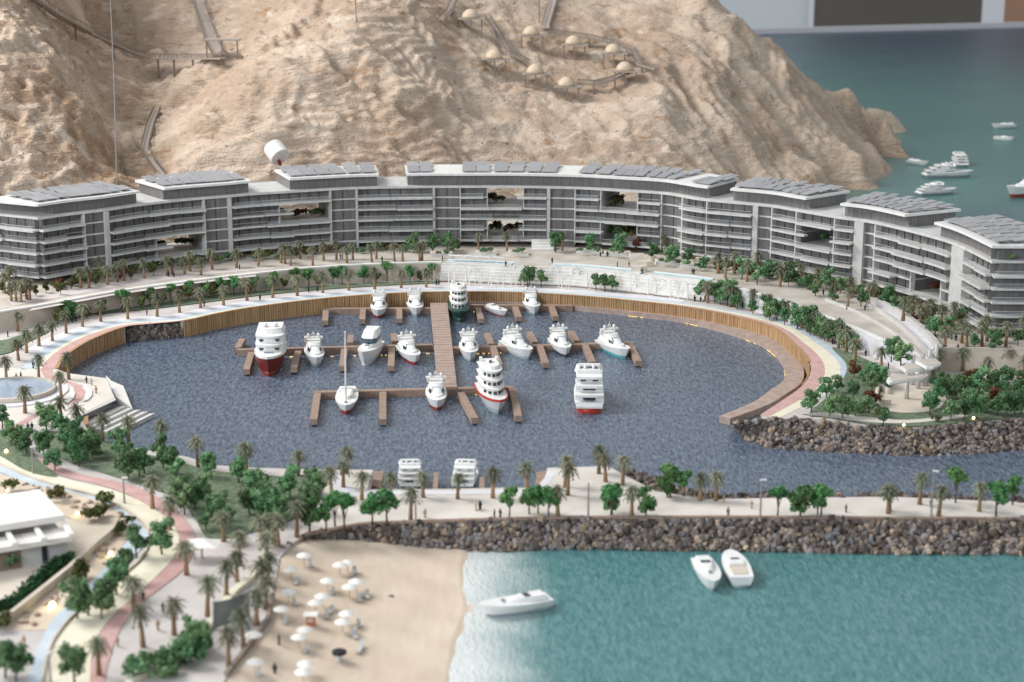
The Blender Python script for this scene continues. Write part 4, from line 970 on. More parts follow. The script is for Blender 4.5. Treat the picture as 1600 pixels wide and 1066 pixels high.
def tier_poly(x0, x1, hw, nose=.35, n=7, back=.0):
    pts = [(x0, -hw * (1 - back))]
    xs = x1 - (x1 - x0) * nose
    for i in range(n + 1):
        a = -math.pi / 2 + math.pi * i / n
        pts.append((xs + (x1 - xs) * math.cos(a), hw * math.sin(a) if abs(math.sin(a)) < .999 else hw * math.sin(a)))
    pts.append((x0, hw * (1 - back)))
    return pts
def tier(b, x0, x1, hw, z0, z1, slope=.0, nose=.35, tin=.0, back=.0):
    return b.prism(tier_poly(x0, x1, hw, nose, 7, back), z0, z1, tier_poly(x0 + back * .1, x1 - slope, hw - tin, nose, 7, back))
def boat(name, mats, build, label, px, py, ang, scale=1.0, group=None):
    r = empty(name, P(px, py, 0), ang); r.scale = (scale,) * 3; tag(r, label, 'boat', group); build(r, mats); return r
def domes(r, x, z, w, rad=.036, loop=True):
    for s_ in (-1, 1): MB().lathe([(rad * .5, -.03), (rad * .6, -.005), (rad, .012), (rad * .92, .04), (rad * .5, .062), (.002, .068)], 10, (x, s_ * w, z + .02)).build('radar_dome', M['boat_white'], r, True)
    if loop:
        pts = [(x, .034 * math.cos(a), z + .03 + .07 * math.sin(a)) for a in [math.pi * k / 8 for k in range(9)]]
        MB().tube(pts, .009, 6).build('antenna_loop', M['boat_white'], r, True)
        MB().tube([(x, 0, z), (x, 0, z + .14)], .006, 5).build('antenna', M['boat_white'], r)
def yacht(r, mats):
    bm_, st_ = mats
    b, t, sh = hull(1.25, .44, .17, .25, .075)
    b.build('hull_bottom', M[bm_], r, True)
    if st_: MB().add(*_belt(1.25, .44, .075, .10)).build('hull_stripe', M[st_], r, True)
    t.hullbuild('hull', M['boat_white'], r)
    tier(MB(), -.5, .42, .165, .20, .255, .06, .55).build('foredeck', M['boat_white'], r)
    tier(MB(), -.46, .27, .155, .25, .345, .20, .32, .025).build('cabin', M['boat_white'], r)
    for s_ in (-1, 1):
        MB().add([(.20, s_ * .135, .265), (.05, s_ * .162, .265), (.0, s_ * .148, .325), (.10, s_ * .120, .325), (.19, s_ * .125, .268), (.05, s_ * .150, .268), (.0, s_ * .136, .322), (.10, s_ * .11, .322)],
                 [(0, 1, 2, 3), (7, 6, 5, 4), (0, 4, 5, 1), (1, 5, 6, 2), (2, 6, 7, 3), (3, 7, 4, 0)]).build('side_window', M['win'], r)
    MB().bar((.045, -.095, .352), (.045, .095, .352), .012, .008).build('windscreen_rim', M['ggrey'], r)
    for s_ in (-1, 1): MB().bar((.16, s_ * .10, .292), (.05, s_ * .095, .352), .010, .008).build('windscreen_rim', M['ggrey'], r)
    tier(MB(), -.46, .02, .15, .345, .40, .06, .25, .01).build('flybridge', M['boat_white'], r)
    tier(MB(), -.40, -.04, .115, .4, .404, 0, .25).build('seat_well', M['boat_white'], r)
    arch = MB().box((-.27, 0, .475), (.09, .41, .03)); 
    for s_ in (-1, 1): arch.bar((-.36, s_ * .155, .36), (-.28, s_ * .165, .47), .05, .03)
    arch.build('radar_arch', M['boat_white'], r); domes(r, -.27, .485, .11, .036, st_ != 'noloop')
    MB().box((-.62, 0, .07), (.12, .34, .04)).build('swim_platform', M['boat_white'], r)
    MB().lathe([(.018, 0), (.012, .012), (.002, .014)], 8, (.46, 0, .262)).build('deck_hatch', M['ggrey'], r)
def _belt(L_, B, z0, z1, wl=.80, n=18, g=1.012):
    vs = []; fs = []
    for i in range(n + 1):
        t = i / n; x = -L_ / 2 + L_ * t * .925; y = plan(t) * B / 2 * wl * g + .003
        for s_ in (1, -1): vs += [(x, y * s_, z0), (x, y * s_ * 1.04, z1)]
    for i in range(n):
        a = i * 4; fs += [(a, a + 4, a + 5, a + 1), (a + 2, a + 3, a + 7, a + 6)]
    return vs, fs
def ferry(r, mats):
    bm_, stripe = mats
    b, t, sh = hull(1.75, .60, .26, .36, .12, wl=.72, rake=.3); b.build('hull_bottom', M[bm_], r, True); t.hullbuild('hull', M['boat_white'] if stripe else M[bm_], r)
    belt = MB(); pts = [(-1.75 / 2 + 1.75 * (i / 24) * .92 + .3 * 1.75 * .5 * (i / 24) ** 3 * ((.26 + .10 * (i / 24) ** 1.8) / .36), plan(i / 24) * .30, .26 + .10 * (i / 24) ** 1.8) for i in range(25)]
    for s_ in (1, -1):
        for p, q_ in zip(pts[:-1], pts[1:]): belt.bar((p[0], p[1] * s_, p[2] - .005), (q_[0], q_[1] * s_, q_[2] - .005), .02, .045)
    belt.build('gunwale', M[stripe] if stripe else M['dgreen'], r)
    z = .30; x1 = .42; hw = .215
    for k in range(3):
        tier(MB(), -.62, x1, hw, z, z + .13, .02, .42).build('cabin_deck', M['boat_white'], r)
        w = MB()
        for j in range(5):
            a = math.radians(-58 + 29 * j); xs = x1 - (x1 + .62) * .42; rx = x1 - xs
            c = Vector((xs + (rx - .004) * math.cos(a), (hw + .003) * math.sin(a), z + .065)); MB().box(c, (.02, hw * .34, .06), a).build('window', M['win'], r)
        tier(MB(), -.66, x1 + .05, hw + .035, z + .13, z + .165, -.01, .42, -.008).build('deck_brow', M['boat_white'], r)
        z += .165; x1 -= .10; hw -= .012
    tier(MB(), -.6, x1 + .02, hw, z, z + .07, .03, .4).build('top_bulwark', M['boat_white'], r)
    MB().prism([(-.34, -.04), (-.22, -.04), (-.22, .04), (-.34, .04)], z + .07, z + .13).build('funnel', M['boat_white'], r); MB().box((-.213, 0, z + .10), (.02, .05, .05)).build('funnel_vent', M['win'], r)
    for s_ in (-1, 1): MB().box((-.45, s_ * .17, z + .10), (.12, .05, .09)).build('wing', M['boat_white'], r)
def explorer(r, mats):
    b, t, sh = hull(1.7, .66, .34, .44, .1, wl=.8, rake=.2, stern=.92); b.build('hull_bottom', M['red'], r, True); t.hullbuild('hull', M['red'], r)
    pts = [(-.85 + 1.7 * (i / 24) * .92 + .2 * .85 * (i / 24) ** 3 * ((.34 + .10 * (i / 24) ** 1.8) / .44), plan(i / 24, .45, .92) * .33, .34 + .10 * (i / 24) ** 1.8) for i in range(25)]
    g = MB(); dk = MB()
    for s_ in (1, -1):
        for p, q_ in zip(pts[:-1], pts[1:]): g.bar((p[0], p[1] * s_, p[2] + .012), (q_[0], q_[1] * s_, q_[2] + .012), .022, .05)
    g.build('bulwark', M['boat_white'], r)
    dk.prism([(p[0] * .97, -p[1] * .95) for p in pts] + [(p[0] * .97, p[1] * .95) for p in pts[::-1][1:]], .40, .445).build('deck', M['boat_white'], r)
    z = .44; x1 = .30
    for k in range(2):
        tier(MB(), -.7, x1, .29, z, z + .12, .02, .16).build('cabin_deck', M['boat_white'], r)
        for s_ in (-1, 1): MB().box((x1 - .055, s_ * .14, z + .055), (.06, .15, .05), -s_ * .12).build('window', M['win'], r)
        tier(MB(), -.72, x1 + .05, .305, z + .12, z + .16, -.01, .2).build('deck_brow', M['boat_white'], r); z += .16; x1 -= .14
    tier(MB(), -.68, x1, .29, z, z + .11, .06, .2, .02).build('wheelhouse', M['boat_white'], r)
    domes(r, -.25, z + .11, .11, .062, False)
    MB().box((.42, 0, .46), (.05, .2, .03)).build('winch', M['ggrey'], r)
def stern_yacht(r, mats):
    bm_, = mats
    b, t, sh = hull(1.75, .64, .24, .36, .12, wl=.86, stern=.96, full=.5); b.build('hull_bottom', M[bm_], r, True); t.hullbuild('hull', M['boat_white'], r)
    z = .24; x0 = -.72
    for k in range(3):
        hw = .30 - .012 * k
        tier(MB(), x0, .45 - .16 * k, hw, z, z + .10, .1, .5, .01).build('cabin_deck', M['boat_white'], r)
        if k == 1:
            MB().box((x0 - .004, 0, z + .05), (.02, .26, .05)).build('window', M['win'], r)
        elif k == 0:
            MB().box((x0 - .004, 0, z + .05), (.02, .26, .07)).build('window', M['win'], r)
        else:
            for s_ in (-1, 1): MB().box((x0 - .004, s_ * .13, z + .05), (.02, .11, .05)).build('window', M['win'], r)
        MB().prism([(x0 - .11, -hw), (x0 + .5, -hw - .005), (x0 + .5, hw + .005), (x0 - .11, hw), (x0 - .14, hw * .5), (x0 - .14, -hw * .5)], z + .10, z + .15).build('deck_brow', M['boat_white'], r)
        z += .15; x0 += .17
    tier(MB(), x0, .0, .26, z, z + .07, .06, .5, .02).build('top_deck', M['boat_white'], r)
    for s_ in (-1, 1): MB().lathe([(.03, 0), (.034, .05), (.02, .09), (.002, .095)], 10, (x0 + .12, s_ * .09, z + .07)).build('radar_dome', M['boat_white'], r, True)
    ar = MB(); ar.bar((x0 + .3, -.27, z - .05), (x0 + .35, -.22, z + .1), .1, .04); ar.bar((x0 + .3, .27, z - .05), (x0 + .35, .22, z + .1), .1, .04); ar.bar((x0 + .35, -.24, z + .1), (x0 + .35, .24, z + .1), .1, .04); ar.build('radar_arch', M['boat_white'], r)
    MB().box((-.86, 0, .15), (.16, .56, .05)).build('swim_platform', M['boat_white'], r)
    MB().box((-.80, 0, .25), (.10, .18, .03)).build('stern_seat', M['ggrey'], r)
def cruiser(r, mats):
    b, t, sh = hull(1.35, .44, .22, .34, .02, wl=.7, rake=.3); b.build('hull_bottom', M['boat_white'], r, True); t.hullbuild('hull', M['boat_white'], r)
    tier(MB(), -.5, .46, .165, .25, .34, .16, .6, .02).build('foredeck', M['boat_white'], r)
    for x, w in ((.24, .09), (.12, .05)): MB().box((x, 0, .343), (.035, w, .02)).build('deck_hatch', M['win'], r)
    MB().prism([(-.45, -.15), (.02, -.15), (.09, -.08), (.09, .08), (.02, .15), (-.45, .15)], .34, .46, [(-.43, -.17), (.04, -.17), (.12, -.09), (.12, .09), (.04, .17), (-.43, .17)]).build('window_band', M['blueglass'], r)
    MB().prism([(-.45, -.16), (.02, -.17), (.14, -.09), (.14, .09), (.02, .17), (-.45, .16)], .46, .60, [(-.45, -.14), (-.10, -.13), (-.06, -.1), (-.06, .1), (-.10, .13), (-.45, .14)]).build('hardtop', M['boat_white'], r)
def sailboat(r, mats):
    b, t, sh = hull(1.3, .46, .2, .22, .09, wl=.72, rake=.12, full=.5); b.build('hull_bottom', M['red'], r, True); t.hullbuild('hull', M['boat_white'], r)
    tier(MB(), -.45, .25, .13, .2, .27, .08, .5, .02).build('coachroof', M['boat_white'], r)
    MB().sphere((-.08, .09, .29), .06, 12, 7).build('life_raft', M['boat_white'], r, True); MB().box((-.5, 0, .24), (.2, .34, .06)).build('cockpit_coaming', M['boat_white'], r)
    MB().box((.05, .10, .275), (.14, .05, .03)).build('locker', M['dome'], r)
    MB().tube([(.40, 0, .2), (.38, .01, 1.0), (.36, .02, 1.62)], [.020, .017, .012], 8).build('mast', M['parasol'], r)
    MB().lathe([(.03, 0), (.03, .03), (.01, .04)], 8, (.42, 0, .20)).build('mast_step', M['win'], r); MB().sphere((.36, .02, 1.64), .022, 8, 5).build('masthead', M['boat_white'], r)
def runabout(r, mats):
    bm_, = mats
    b, t, sh = hull(1.05, .38, .15, .2, .04, wl=.75, rake=.25); b.build('hull_bottom', M[bm_], r, True); t.hullbuild('hull', M['boat_white'], r)
    tier(MB(), -.42, .28, .13, .16, .225, .22, .6, .03).build('cabin', M['boat_white'], r)
    MB().box((-.16, 0, .222), (.09, .15, .02)).build('cockpit_opening', M['win'], r)
    MB().box((.20, 0, .205), (.05, .06, .02)).build('deck_hatch', M['ggrey'], r)
def openboat(r, mats):
    b, t, sh = hull(1.05, .42, .16, .2, .03, wl=.75, rake=.2); b.build('hull_bottom', M['ggrey'], r, True); t.hullbuild('hull', M['boat_white'], r)
    tier(MB(), -.1, .32, .14, .16, .215, .14, .6, .03).build('cuddy', M['boat_white'], r); MB().box((.10, 0, .212), (.06, .13, .02)).build('windscreen', M['win'], r)
    MB().prism([(-.42, -.11), (-.1, -.13), (-.04, -.06), (-.04, .06), (-.1, .13), (-.42, .11)], .16, .176).build('cockpit_sole', M['plaza'], r)
D_ = math.radians
boats = [
 ('motor_yacht', ('red', None), yacht, 'white flybridge yacht with maroon bottom on the left top jetty arm', 592, 490, D_(-88), .92),
 ('motor_yacht', ('ggrey', 'navy'), yacht, 'white flybridge yacht with dark striped bottom left of the central walkway, top row', 649, 487, D_(-84), .92),
 ('motor_yacht', ('ggrey', 'navy'), yacht, 'white flybridge yacht rightmost in the top row against the quay', 831, 485, D_(-84), .92),
 ('motor_yacht', ('ggrey', 'navy'), yacht, 'white yacht beside the maroon hulled ship on the middle left arm', 492, 564, D_(-80), .95),
 ('motor_yacht', ('red', 'ggrey'), yacht, 'white yacht with grey sides and red keel beside the walkway, middle left arm', 640, 561, D_(-74), .95),
 ('motor_yacht', ('ggrey', None), yacht, 'white yacht with grey-green bottom nearest the walkway on the middle right arm', 733, 556, D_(-86), .95),
 ('motor_yacht', ('ggrey', None), yacht, 'white yacht turned to the right, second on the middle right arm', 809, 553, D_(-66), 1.0),
 ('motor_yacht', ('navy', 'ggrey'), yacht, 'white yacht with navy bottom, third on the middle right arm', 876, 549, D_(-80), .95),
 ('motor_yacht', ('teal', None), yacht, 'white yacht with teal bottom at the right end of the middle arm', 960, 552, D_(-68), 1.0),
 ('motor_yacht', ('red', None), yacht, 'white flybridge yacht with maroon bottom on the front jetty arm', 682, 630, D_(-86), .95),
 ('tour_boat', ('dgreen', None), ferry, 'three decked white tour boat with dark green hull beside the walkway', 717, 494, D_(-86), .82),
 ('tour_boat', ('ggrey', 'bred'), ferry, 'three decked white tour boat with red rail on the front jetty arm', 769, 632, D_(-80), .90),
 ('explorer_ship', (), explorer, 'broad white ship with high maroon hull and two white domes', 423, 575, D_(-86), .95),
 ('large_yacht', ('bred',), stern_yacht, 'large white yacht with red bottom, stern to viewer, alone in open water', 920, 628, D_(88), .90),
 ('cruiser', (), cruiser, 'white cruiser with blue-grey window band and tall hardtop', 578, 560, D_(-97), 1.0),
 ('sailboat', (), sailboat, 'white sailboat with tall cream mast and red bottom', 542, 636, D_(-87), .95),
 ('runabout', ('red',), runabout, 'small white runabout lying diagonally by the top right jetty arm', 776, 490, D_(-60), .8),
 ('motor_yacht', ('ggrey',), stern_yacht, 'left of two white yachts moored stern-on at the mole', 641, 752, D_(93), .70),
 ('motor_yacht', ('ggrey',), stern_yacht, 'right of two white yachts moored stern-on at the mole', 728, 752, D_(84), .72),
 ('runabout', ('ggrey',), runabout, 'sleek white motorboat lying across the turquoise water near the beach', 806, 955, D_(203), 1.02),
 ('runabout', ('ggrey',), runabout, 'left of two small white boats together on the turquoise water, bow to viewer', 1105, 905, D_(-85), 1.0),
 ('open_boat', (), openboat, 'right of two small white boats on the turquoise water, bow to the rocks', 1149, 897, D_(93), 1.0),
 ('motor_yacht', ('ggrey',), stern_yacht, 'white yacht in side view nearest the right roofs on the open sea', 1464, 303, D_(18), .84),
 ('motor_yacht', ('ggrey',), stern_yacht, 'larger white yacht in side view behind another on the open sea', 1482, 276, D_(6), 1.05),
 ('motor_yacht', ('ggrey',), stern_yacht, 'white yacht seen from the stern on the open sea', 1498, 256, D_(86), .92),
 ('runabout', ('ggrey',), runabout, 'small white boat closest to the rocky point on the open sea', 1434, 257, D_(-50), .9),
 ('runabout', ('ggrey',), runabout, 'long thin white boat farthest out on the open sea', 1568, 200, D_(188), 1.05),
 ('open_boat', (), openboat, 'small white boat just in front of the farthest one at sea', 1569, 219, D_(-40), .85),
 ('motor_yacht', ('red', None), yacht, 'white yacht with dark red bottom cut off by the right frame edge', 1606, 305, D_(-146), 1.7)]
for a in boats:
    b_o = boat(*a)
    if 440 < a[5] < 700: b_o.scale = tuple(v * 1.07 for v in b_o.scale)
    if 'stern-on at the mole' in a[3]: b_o.scale = (.50, .68, .48)
    if 'on the open sea' in a[3] and a[2] is stern_yacht: b_o.scale = (b_o.scale[0], b_o.scale[0] * .9, b_o.scale[0] * .62)
# ------------------------------------------------------------------ riprap
random.seed(21)
def rock_mesh(seed, m):
    rr = random.Random(seed); bm = bmesh.new(); bmesh.ops.create_icosphere(bm, subdivisions=1, radius=.5)
    for v in bm.verts:
        v.co *= rr.uniform(.72, 1.18)
    for _ in range(3):
        n = Vector((rr.uniform(-1, 1), rr.uniform(-1, 1), rr.uniform(-1, 1))).normalized(); d = rr.uniform(.25, .36)
        for v in bm.verts:
            e = v.co.dot(n) - d
            if e > 0: v.co -= n * e
    me = bpy.data.meshes.new('rock'); bm.to_mesh(me); bm.free(); me.materials.append(m); return me
ROCKS = [rock_mesh(k, M['rock']) for k in range(14)]
ROCK_DATA = []
for me in ROCKS:
    ROCK_DATA.append((np.array([v.co[:] for v in me.vertices]), [tuple(p.vertices) for p in me.polygons]))
def riprap(name, label, top, bot, zt, zb, n, size, keep=300, core='rockstuff', seed=1, meshes=None, core_drop=.05):
    rr = random.Random(seed); A = resample([P(x, y, zt) for x, y in top], 160); B = resample([P(x, y, zb) for x, y in bot], 160)
    root = empty(name, (A[80] + B[80]) / 2); tag(root, label, 'rocks')
    rows = 7; vs = []
    for j in range(rows + 1):
        t = j / rows
        for i in range(160):
            p = A[i] * (1 - t) + B[i] * t; vs.append((p[0] + rr.uniform(-.03, .03), p[1] + rr.uniform(-.03, .03), p[2] - core_drop + rr.uniform(-.04, .03)))
    c = MB().add(vs, [(j * 160 + i, j * 160 + i + 1, (j + 1) * 160 + i + 1, (j + 1) * 160 + i) for j in range(rows) for i in range(159)]).build('rubble_core', M[core], root, world=True)
    items = []
    for k in range(n):
        i = rr.uniform(0, 158.99); t = rr.random() ** .9; i0 = int(i); f_ = i - i0
        p = (A[i0] * (1 - f_) + A[i0 + 1] * f_) * (1 - t) + (B[i0] * (1 - f_) + B[i0 + 1] * f_) * t
        s_ = size * math.exp(min(rr.gauss(0, .28), .45)); px = 800 + F * p[0] / (p[1] * CP - (p[2] - HC) * SP)
        vis = -20 < px < 1620
        items.append((vis, s_ / p[1], p, s_, rr.randrange(14), (rr.uniform(0, 6.3), rr.uniform(0, 6.3), rr.uniform(0, 6.3)), (rr.uniform(.8, 1.35), rr.uniform(.8, 1.2), rr.uniform(.55, .95))))
    items.sort(key=lambda q_: (-int(q_[0]), -q_[1]))
    stuff = MB()
    for q_, (vis, _, p, s_, mi, rot, sc) in enumerate(items):
        z = p[2] + s_ * rr.uniform(-.05, .22)
        if q_ < keep:
            o = bpy.data.objects.new('rock', (meshes or ROCKS)[mi % len(meshes or ROCKS)]); COL.objects.link(o); o.parent = root
            o.location = Vector((p[0], p[1], z)) - root.location; o.rotation_euler = rot; o.scale = (s_ * sc[0], s_ * sc[1], s_ * sc[2])
        else:
            v_, f2 = ROCK_DATA[mi]; R_ = (Matrix.Translation((p[0], p[1], z)) @ Matrix.Rotation(rot[2], 4, 'Z') @ Matrix.Rotation(rot[1], 4, 'Y') @ Matrix.Rotation(rot[0], 4, 'X') @ Matrix.Diagonal((s_ * sc[0], s_ * sc[1], s_ * sc[2], 1)))
            R_ = np.array(R_); w = v_ @ R_[:3, :3].T + R_[:3, 3]; stuff.add(w.tolist(), f2)
    if stuff.v: stuff.build('rock_mass', M['rockstuff'], root, world=True, fix=False)['kind'] = 'stuff'
    return root
riprap('rock_breakwater', 'long bank of grey-brown boulders between the mole and the turquoise sea', [(440, 862), (456, 848), (480, 837), (567, 820.5), (712, 816), (897, 811.5), (1150, 811), (1317, 812), (1600, 814), (1760, 816)],
       [(436, 874), (470, 868), (500, 866), (567, 866), (712, 862), (798, 864), (869, 859), (1038, 862), (1150, 863), (1317, 866), (1462, 868), (1600, 868), (1760, 870)], ZP - .02, -.02, 2900, .115, 300, seed=3)
riprap('rock_breakwater', 'bank of brown boulders in front of the garden with leaf canopies', [(1146, 661), (1200, 656.5), (1263, 654.5), (1352, 665.5), (1428, 669.5), (1529, 661.5), (1600, 654.5), (1760, 648)],
       [(1148, 668), (1165, 690), (1200, 703), (1290, 709), (1400, 714), (1453, 715), (1529, 712), (1600, 706), (1760, 704)], ZP - .02, -.03, 2000, .108, 300, seed=5)
riprap('rock_edge', 'thin line of small rocks along the marina side of the mole', [(962, 736), (985, 748), (1026, 768), (1100, 782), (1209, 780), (1390, 778), (1600, 787), (1760, 790)],
       [(972, 733), (1000, 740), (1050, 755), (1105, 772), (1209, 773), (1390, 771), (1600, 780), (1760, 783)], ZP - .02, 0.02, 420, .10, 300, seed=7)
riprap('rock_edge', 'dark rubble filling the gap in the timber quay wall', [(199, 512), (240, 508), (284, 504)], [(199, 534), (240, 531), (286, 526)], ZP - .06, 0.0, 200, .10, 200, seed=9)

# ------------------------------------------------------------------ palms
def palm_proto(seed, h=.60):
    rr = random.Random(seed); lean = (rr.uniform(-.03, .03), rr.uniform(-.03, .03))
    t = MB().tube([(0, 0, -.02), (lean[0] * .3, lean[1] * .3, h * .3), (lean[0] * .8, lean[1] * .8, h * .6), (lean[0], lean[1], h * .80)], [.042, .031, .027, .030], 7)
    c = MB(); top = Vector((lean[0], lean[1], h * .79))
    for k in range(40):
        az = 2.399 * k + rr.uniform(-.25, .25); el = 1.25 - 2.15 * (k / 39) ** .8 + rr.uniform(-.15, .15); ln = rr.uniform(.145, .205) * (.85 if k > 32 else 1)
        d = Vector((math.cos(az) * math.cos(el), math.sin(az) * math.cos(el), math.sin(el))); side = Vector((-math.sin(az), math.cos(az), 0))
        pts = []; n = 5
        for i in range(n + 1):
            u_ = i / n; pts.append(top + d * ln * u_ + Vector((0, 0, -ln * .55 * u_ * u_)))
        w = .036
        for i in range(n):
            a, b_ = pts[i], pts[i + 1]; wi = w * (1 - .55 * i / n)
            tip = (b_ - a).normalized()
            for s_ in (-1, 1):
                e = a.lerp(b_, .9) + side * s_ * wi * 1.25 + Vector((0, 0, -wi * .6)) + tip * .018
                c.add([a, b_, e], [(0, 1, 2)])
        c.add([pts[-2] + side * .006, pts[-2] - side * .006, pts[-1] + d * .02], [(0, 1, 2)])
    c.sphere(top, .03, 7, 4)
    return t.mesh('trunk', M['trunk'], True), c.mesh('crown', M['palm'], False, fix=False)
PALMS = [palm_proto(100 + k, .56 + .02 * k) for k in range(6)]
random.seed(31)
def add_palm(p, label, group, s_=1.0):
    k = random.randrange(6); r = empty('palm_tree', p, random.uniform(0, 6.28)); r.scale = (s_ * random.uniform(.93, 1.07),) * 2 + (s_ * random.uniform(.92, 1.08),); tag(r, label, 'palm', group)
    for nm, me in zip(('trunk', 'crown'), PALMS[k]):
        o = bpy.data.objects.new(nm, me); COL.objects.link(o); o.parent = r
def front_of_wall(pts, off=.22):
    """same columns, standing on the promenade just clear of the terrace wall"""
    out = []
    for q_ in pts:
        i = tw(q_[0]); w_ = Vector((TW[i, 0], TW[i, 1], ZP)); n_ = normals2(TW)[i]; p = P(q_[0], q_[1], ZP)
        d = (p.x - w_.x) * -n_[0] + (p.y - w_.y) * -n_[1]
        if d < off: p = p - Vector((n_[0], n_[1], 0)) * (off - d)
        t_ = p.y * CP - (p.z - HC) * SP; out.append((800 + F * p.x / t_, 533 - F * (p.y * SP + (p.z - HC) * CP) / t_))
    return out
def row(kind_fn, pts, z, phrase, group, order='left', **kw):
    pts = sorted(pts, key=lambda q_: q_[0] if order == 'left' else q_[1])
    for i, q_ in enumerate(pts):
        kind_fn(P(q_[0], q_[1], z), phrase % ordn(i + 1), group, **kw)
G1 = 'palms along the quay promenade'
row(add_palm, C8([(110, 545), (158, 500), (232, 460), (312, 430), (395, 385), (490, 345), (600, 315), (760, 300), (935, 285), (1068, 262), (1195, 235), (1330, 218), (1470, 190), (105, 372)]) +
    C2([(103, 930), (255, 918), (412, 900), (573, 885), (733, 878), (895, 870), (1050, 865)]), ZP, '%s palm from the left along the promenade left of the steps', G1)
row(add_palm, R3([(375, 262), (500, 282), (617, 305), (718, 335), (812, 365), (898, 400), (970, 435), (1042, 470), (1100, 510), (1145, 535), (1187, 610), (1192, 590), (1340, 640)]), ZP, '%s palm from the steps along the right promenade', G1)
row(add_palm, C8([(40, 675), (232, 665), (410, 660), (150, 860), (365, 775), (368, 915), (467, 965), (610, 1030)]), ZP, '%s palm from the left around the round pool plaza', 'palms around the round pool')
row(add_palm, C5([(480, 170), (600, 185), (740, 265), (920, 285)]), ZP, '%s palm from the left on the near marina edge beside the lawn', 'palms on the near marina edge')
G2 = 'palms on the upper terrace'
row(add_palm, C1([(500, 870), (550, 870), (610, 810), (663, 850), (727, 835), (768, 825), (890, 810), (1030, 795), (1065, 785), (1140, 785), (1172, 765), (1240, 790), (1310, 755), (1460, 745), (70, 950), (100, 952), (130, 955), (165, 940), (185, 945), (60, 870), (30, 900)]),
    ZT, '%s palm from the left on the terrace below the left wing', G2, s_=.95)
row(add_palm, C2([(15, 735), (155, 715), (180, 720), (213, 730), (275, 690), (350, 730), (417, 700), (497, 695), (560, 715), (598, 695), (715, 710), (742, 690), (855, 705), (905, 705), (1010, 705), (1025, 700), (1370, 640), (1550, 640)]) + C3([(310, 640), (940, 660)]),
    ZT, '%s palm from the left on the terrace below the middle wing', G2, s_=.92)
row(add_palm, C3([(1270, 780), (1315, 805), (1370, 780), (1450, 830), (1515, 780)]) + C4([(75, 860), (205, 845), (305, 870), (405, 955), (490, 1000), (510, 930), (632, 960), (655, 965)]) +
    C4B([(830, 205), (880, 215), (900, 190), (940, 240), (975, 225), (990, 240), (1000, 215), (1070, 230), (1140, 240), (1090, 380), (1195, 340), (1225, 360), (1320, 360), (1350, 330), (1465, 370), (1565, 320)]), ZT, '%s palm from the left on the terrace below the right wing', G2)
row(add_palm, C4B([(1040, 545), (1200, 515), (1355, 590), (1475, 510), (1575, 565)]), ZP, '%s palm from the left below the sand coloured garden wall', 'palms by the garden wall')
row(add_palm, C7([(53, 355), (248, 350), (440, 320), (610, 450), (665, 335), (650, 290), (838, 215), (875, 260), (968, 280), (1020, 445), (1400, 365), (1485, 365)]) + C6([(90, 160), (320, 180), (515, 225), (530, 165), (467, 275), (595, 280), (720, 275), (805, 370), (860, 270)]) +
    C8B([(795, 340), (800, 330), (930, 300), (1012, 350), (1187, 330)]), ZP, '%s palm from the left along the mole', 'palms on the mole', s_=.97)
row(add_palm, C5([(570, 420), (633, 500), (697, 665), (650, 890), (535, 935), (775, 820), (845, 755), (885, 690), (895, 630), (370, 1040), (500, 800), (835, 540)]) + C6([(235, 480), (215, 470), (315, 440), (180, 750), (175, 690), (190, 640), (140, 820), (85, 920), (20, 1000), (165, 480), (185, 580)]),
    ZP, '%s palm from the left on the blurred near plaza by the beach', 'palms on the near plaza', s_=1.0)

# ------------------------------------------------------------------ broadleaf trees
def tree_proto(seed, h=.5, w=.24, lobes=9, leaf=.026, n=1000, tall=1.0, m='leaf', trunk=True):
    rr = random.Random(seed); t = MB(); c = MB(); core = MB()
    cz = h * .64; cs = []
    for k in range(lobes):
        a = 2.4 * k + rr.uniform(-.5, .5); rd = w * rr.uniform(.2, .72) if k else 0
        cs.append((Vector((rd * math.cos(a), rd * math.sin(a), cz + rr.uniform(-.46, .56) * h * .6 * tall)), w * rr.uniform(.26, .48)))
    if trunk:
        t.tube([(0, 0, -.02), (rr.uniform(-.01, .01), rr.uniform(-.01, .01), h * .3), (0, 0, cz)], [.018, .014, .01], 6)
        for (p, r_) in cs[:5]: t.tube([(0, 0, h * .34), tuple(p)], [.010, .004], 5)
    else: t = None
    for k in range(n):
        p, r_ = cs[rr.randrange(lobes)]
        d = Vector((rr.gauss(0, 1), rr.gauss(0, 1), rr.gauss(0, 1))).normalized()
        q_ = p + d * r_ * rr.uniform(.6, 1.25); q_.z = max(q_.z, h * .22 if trunk else .005)
        u_ = Vector((rr.gauss(0, 1), rr.gauss(0, 1), rr.gauss(0, 1))).normalized(); nn = (d + u_ * .8).normalized(); e1_ = nn.orthogonal().normalized(); e2_ = nn.cross(e1_); s_ = leaf * rr.uniform(.6, 1.35)
        c.add([q_ + e1_ * s_, q_ + e2_ * s_ * .8, q_ - e1_ * s_ * .9, q_ - e2_ * s_ * .7], [(0, 1, 2, 3)])
    for (p, r_) in cs: core.sphere(p, r_ * .60, 7, 5)
    c.v += []; o = len(c.v)
    c.add(core.v, core.f)
    return (t.mesh('trunk', M['bark'], True) if t else None), c.mesh('crown', M[m], False, fix=False)
TREES = {'leaf': [tree_proto(200 + k, .50 + .03 * (k % 3), .19 + .02 * (k % 4), 9 + k % 3, m='leaf', tall=.8 + .12 * (k % 4)) for k in range(7)],
         'leaf2': [tree_proto(300 + k, .50, .18, 8 + k % 3, m='leaf2', tall=1.0 + .15 * (k % 3)) for k in range(4)],
         'leafr': [tree_proto(400 + k, .46, .19, 6, m='leafr') for k in range(3)],
         'leafo': [tree_proto(450 + k, .44, .19, 6, m='leafo') for k in range(3)]}
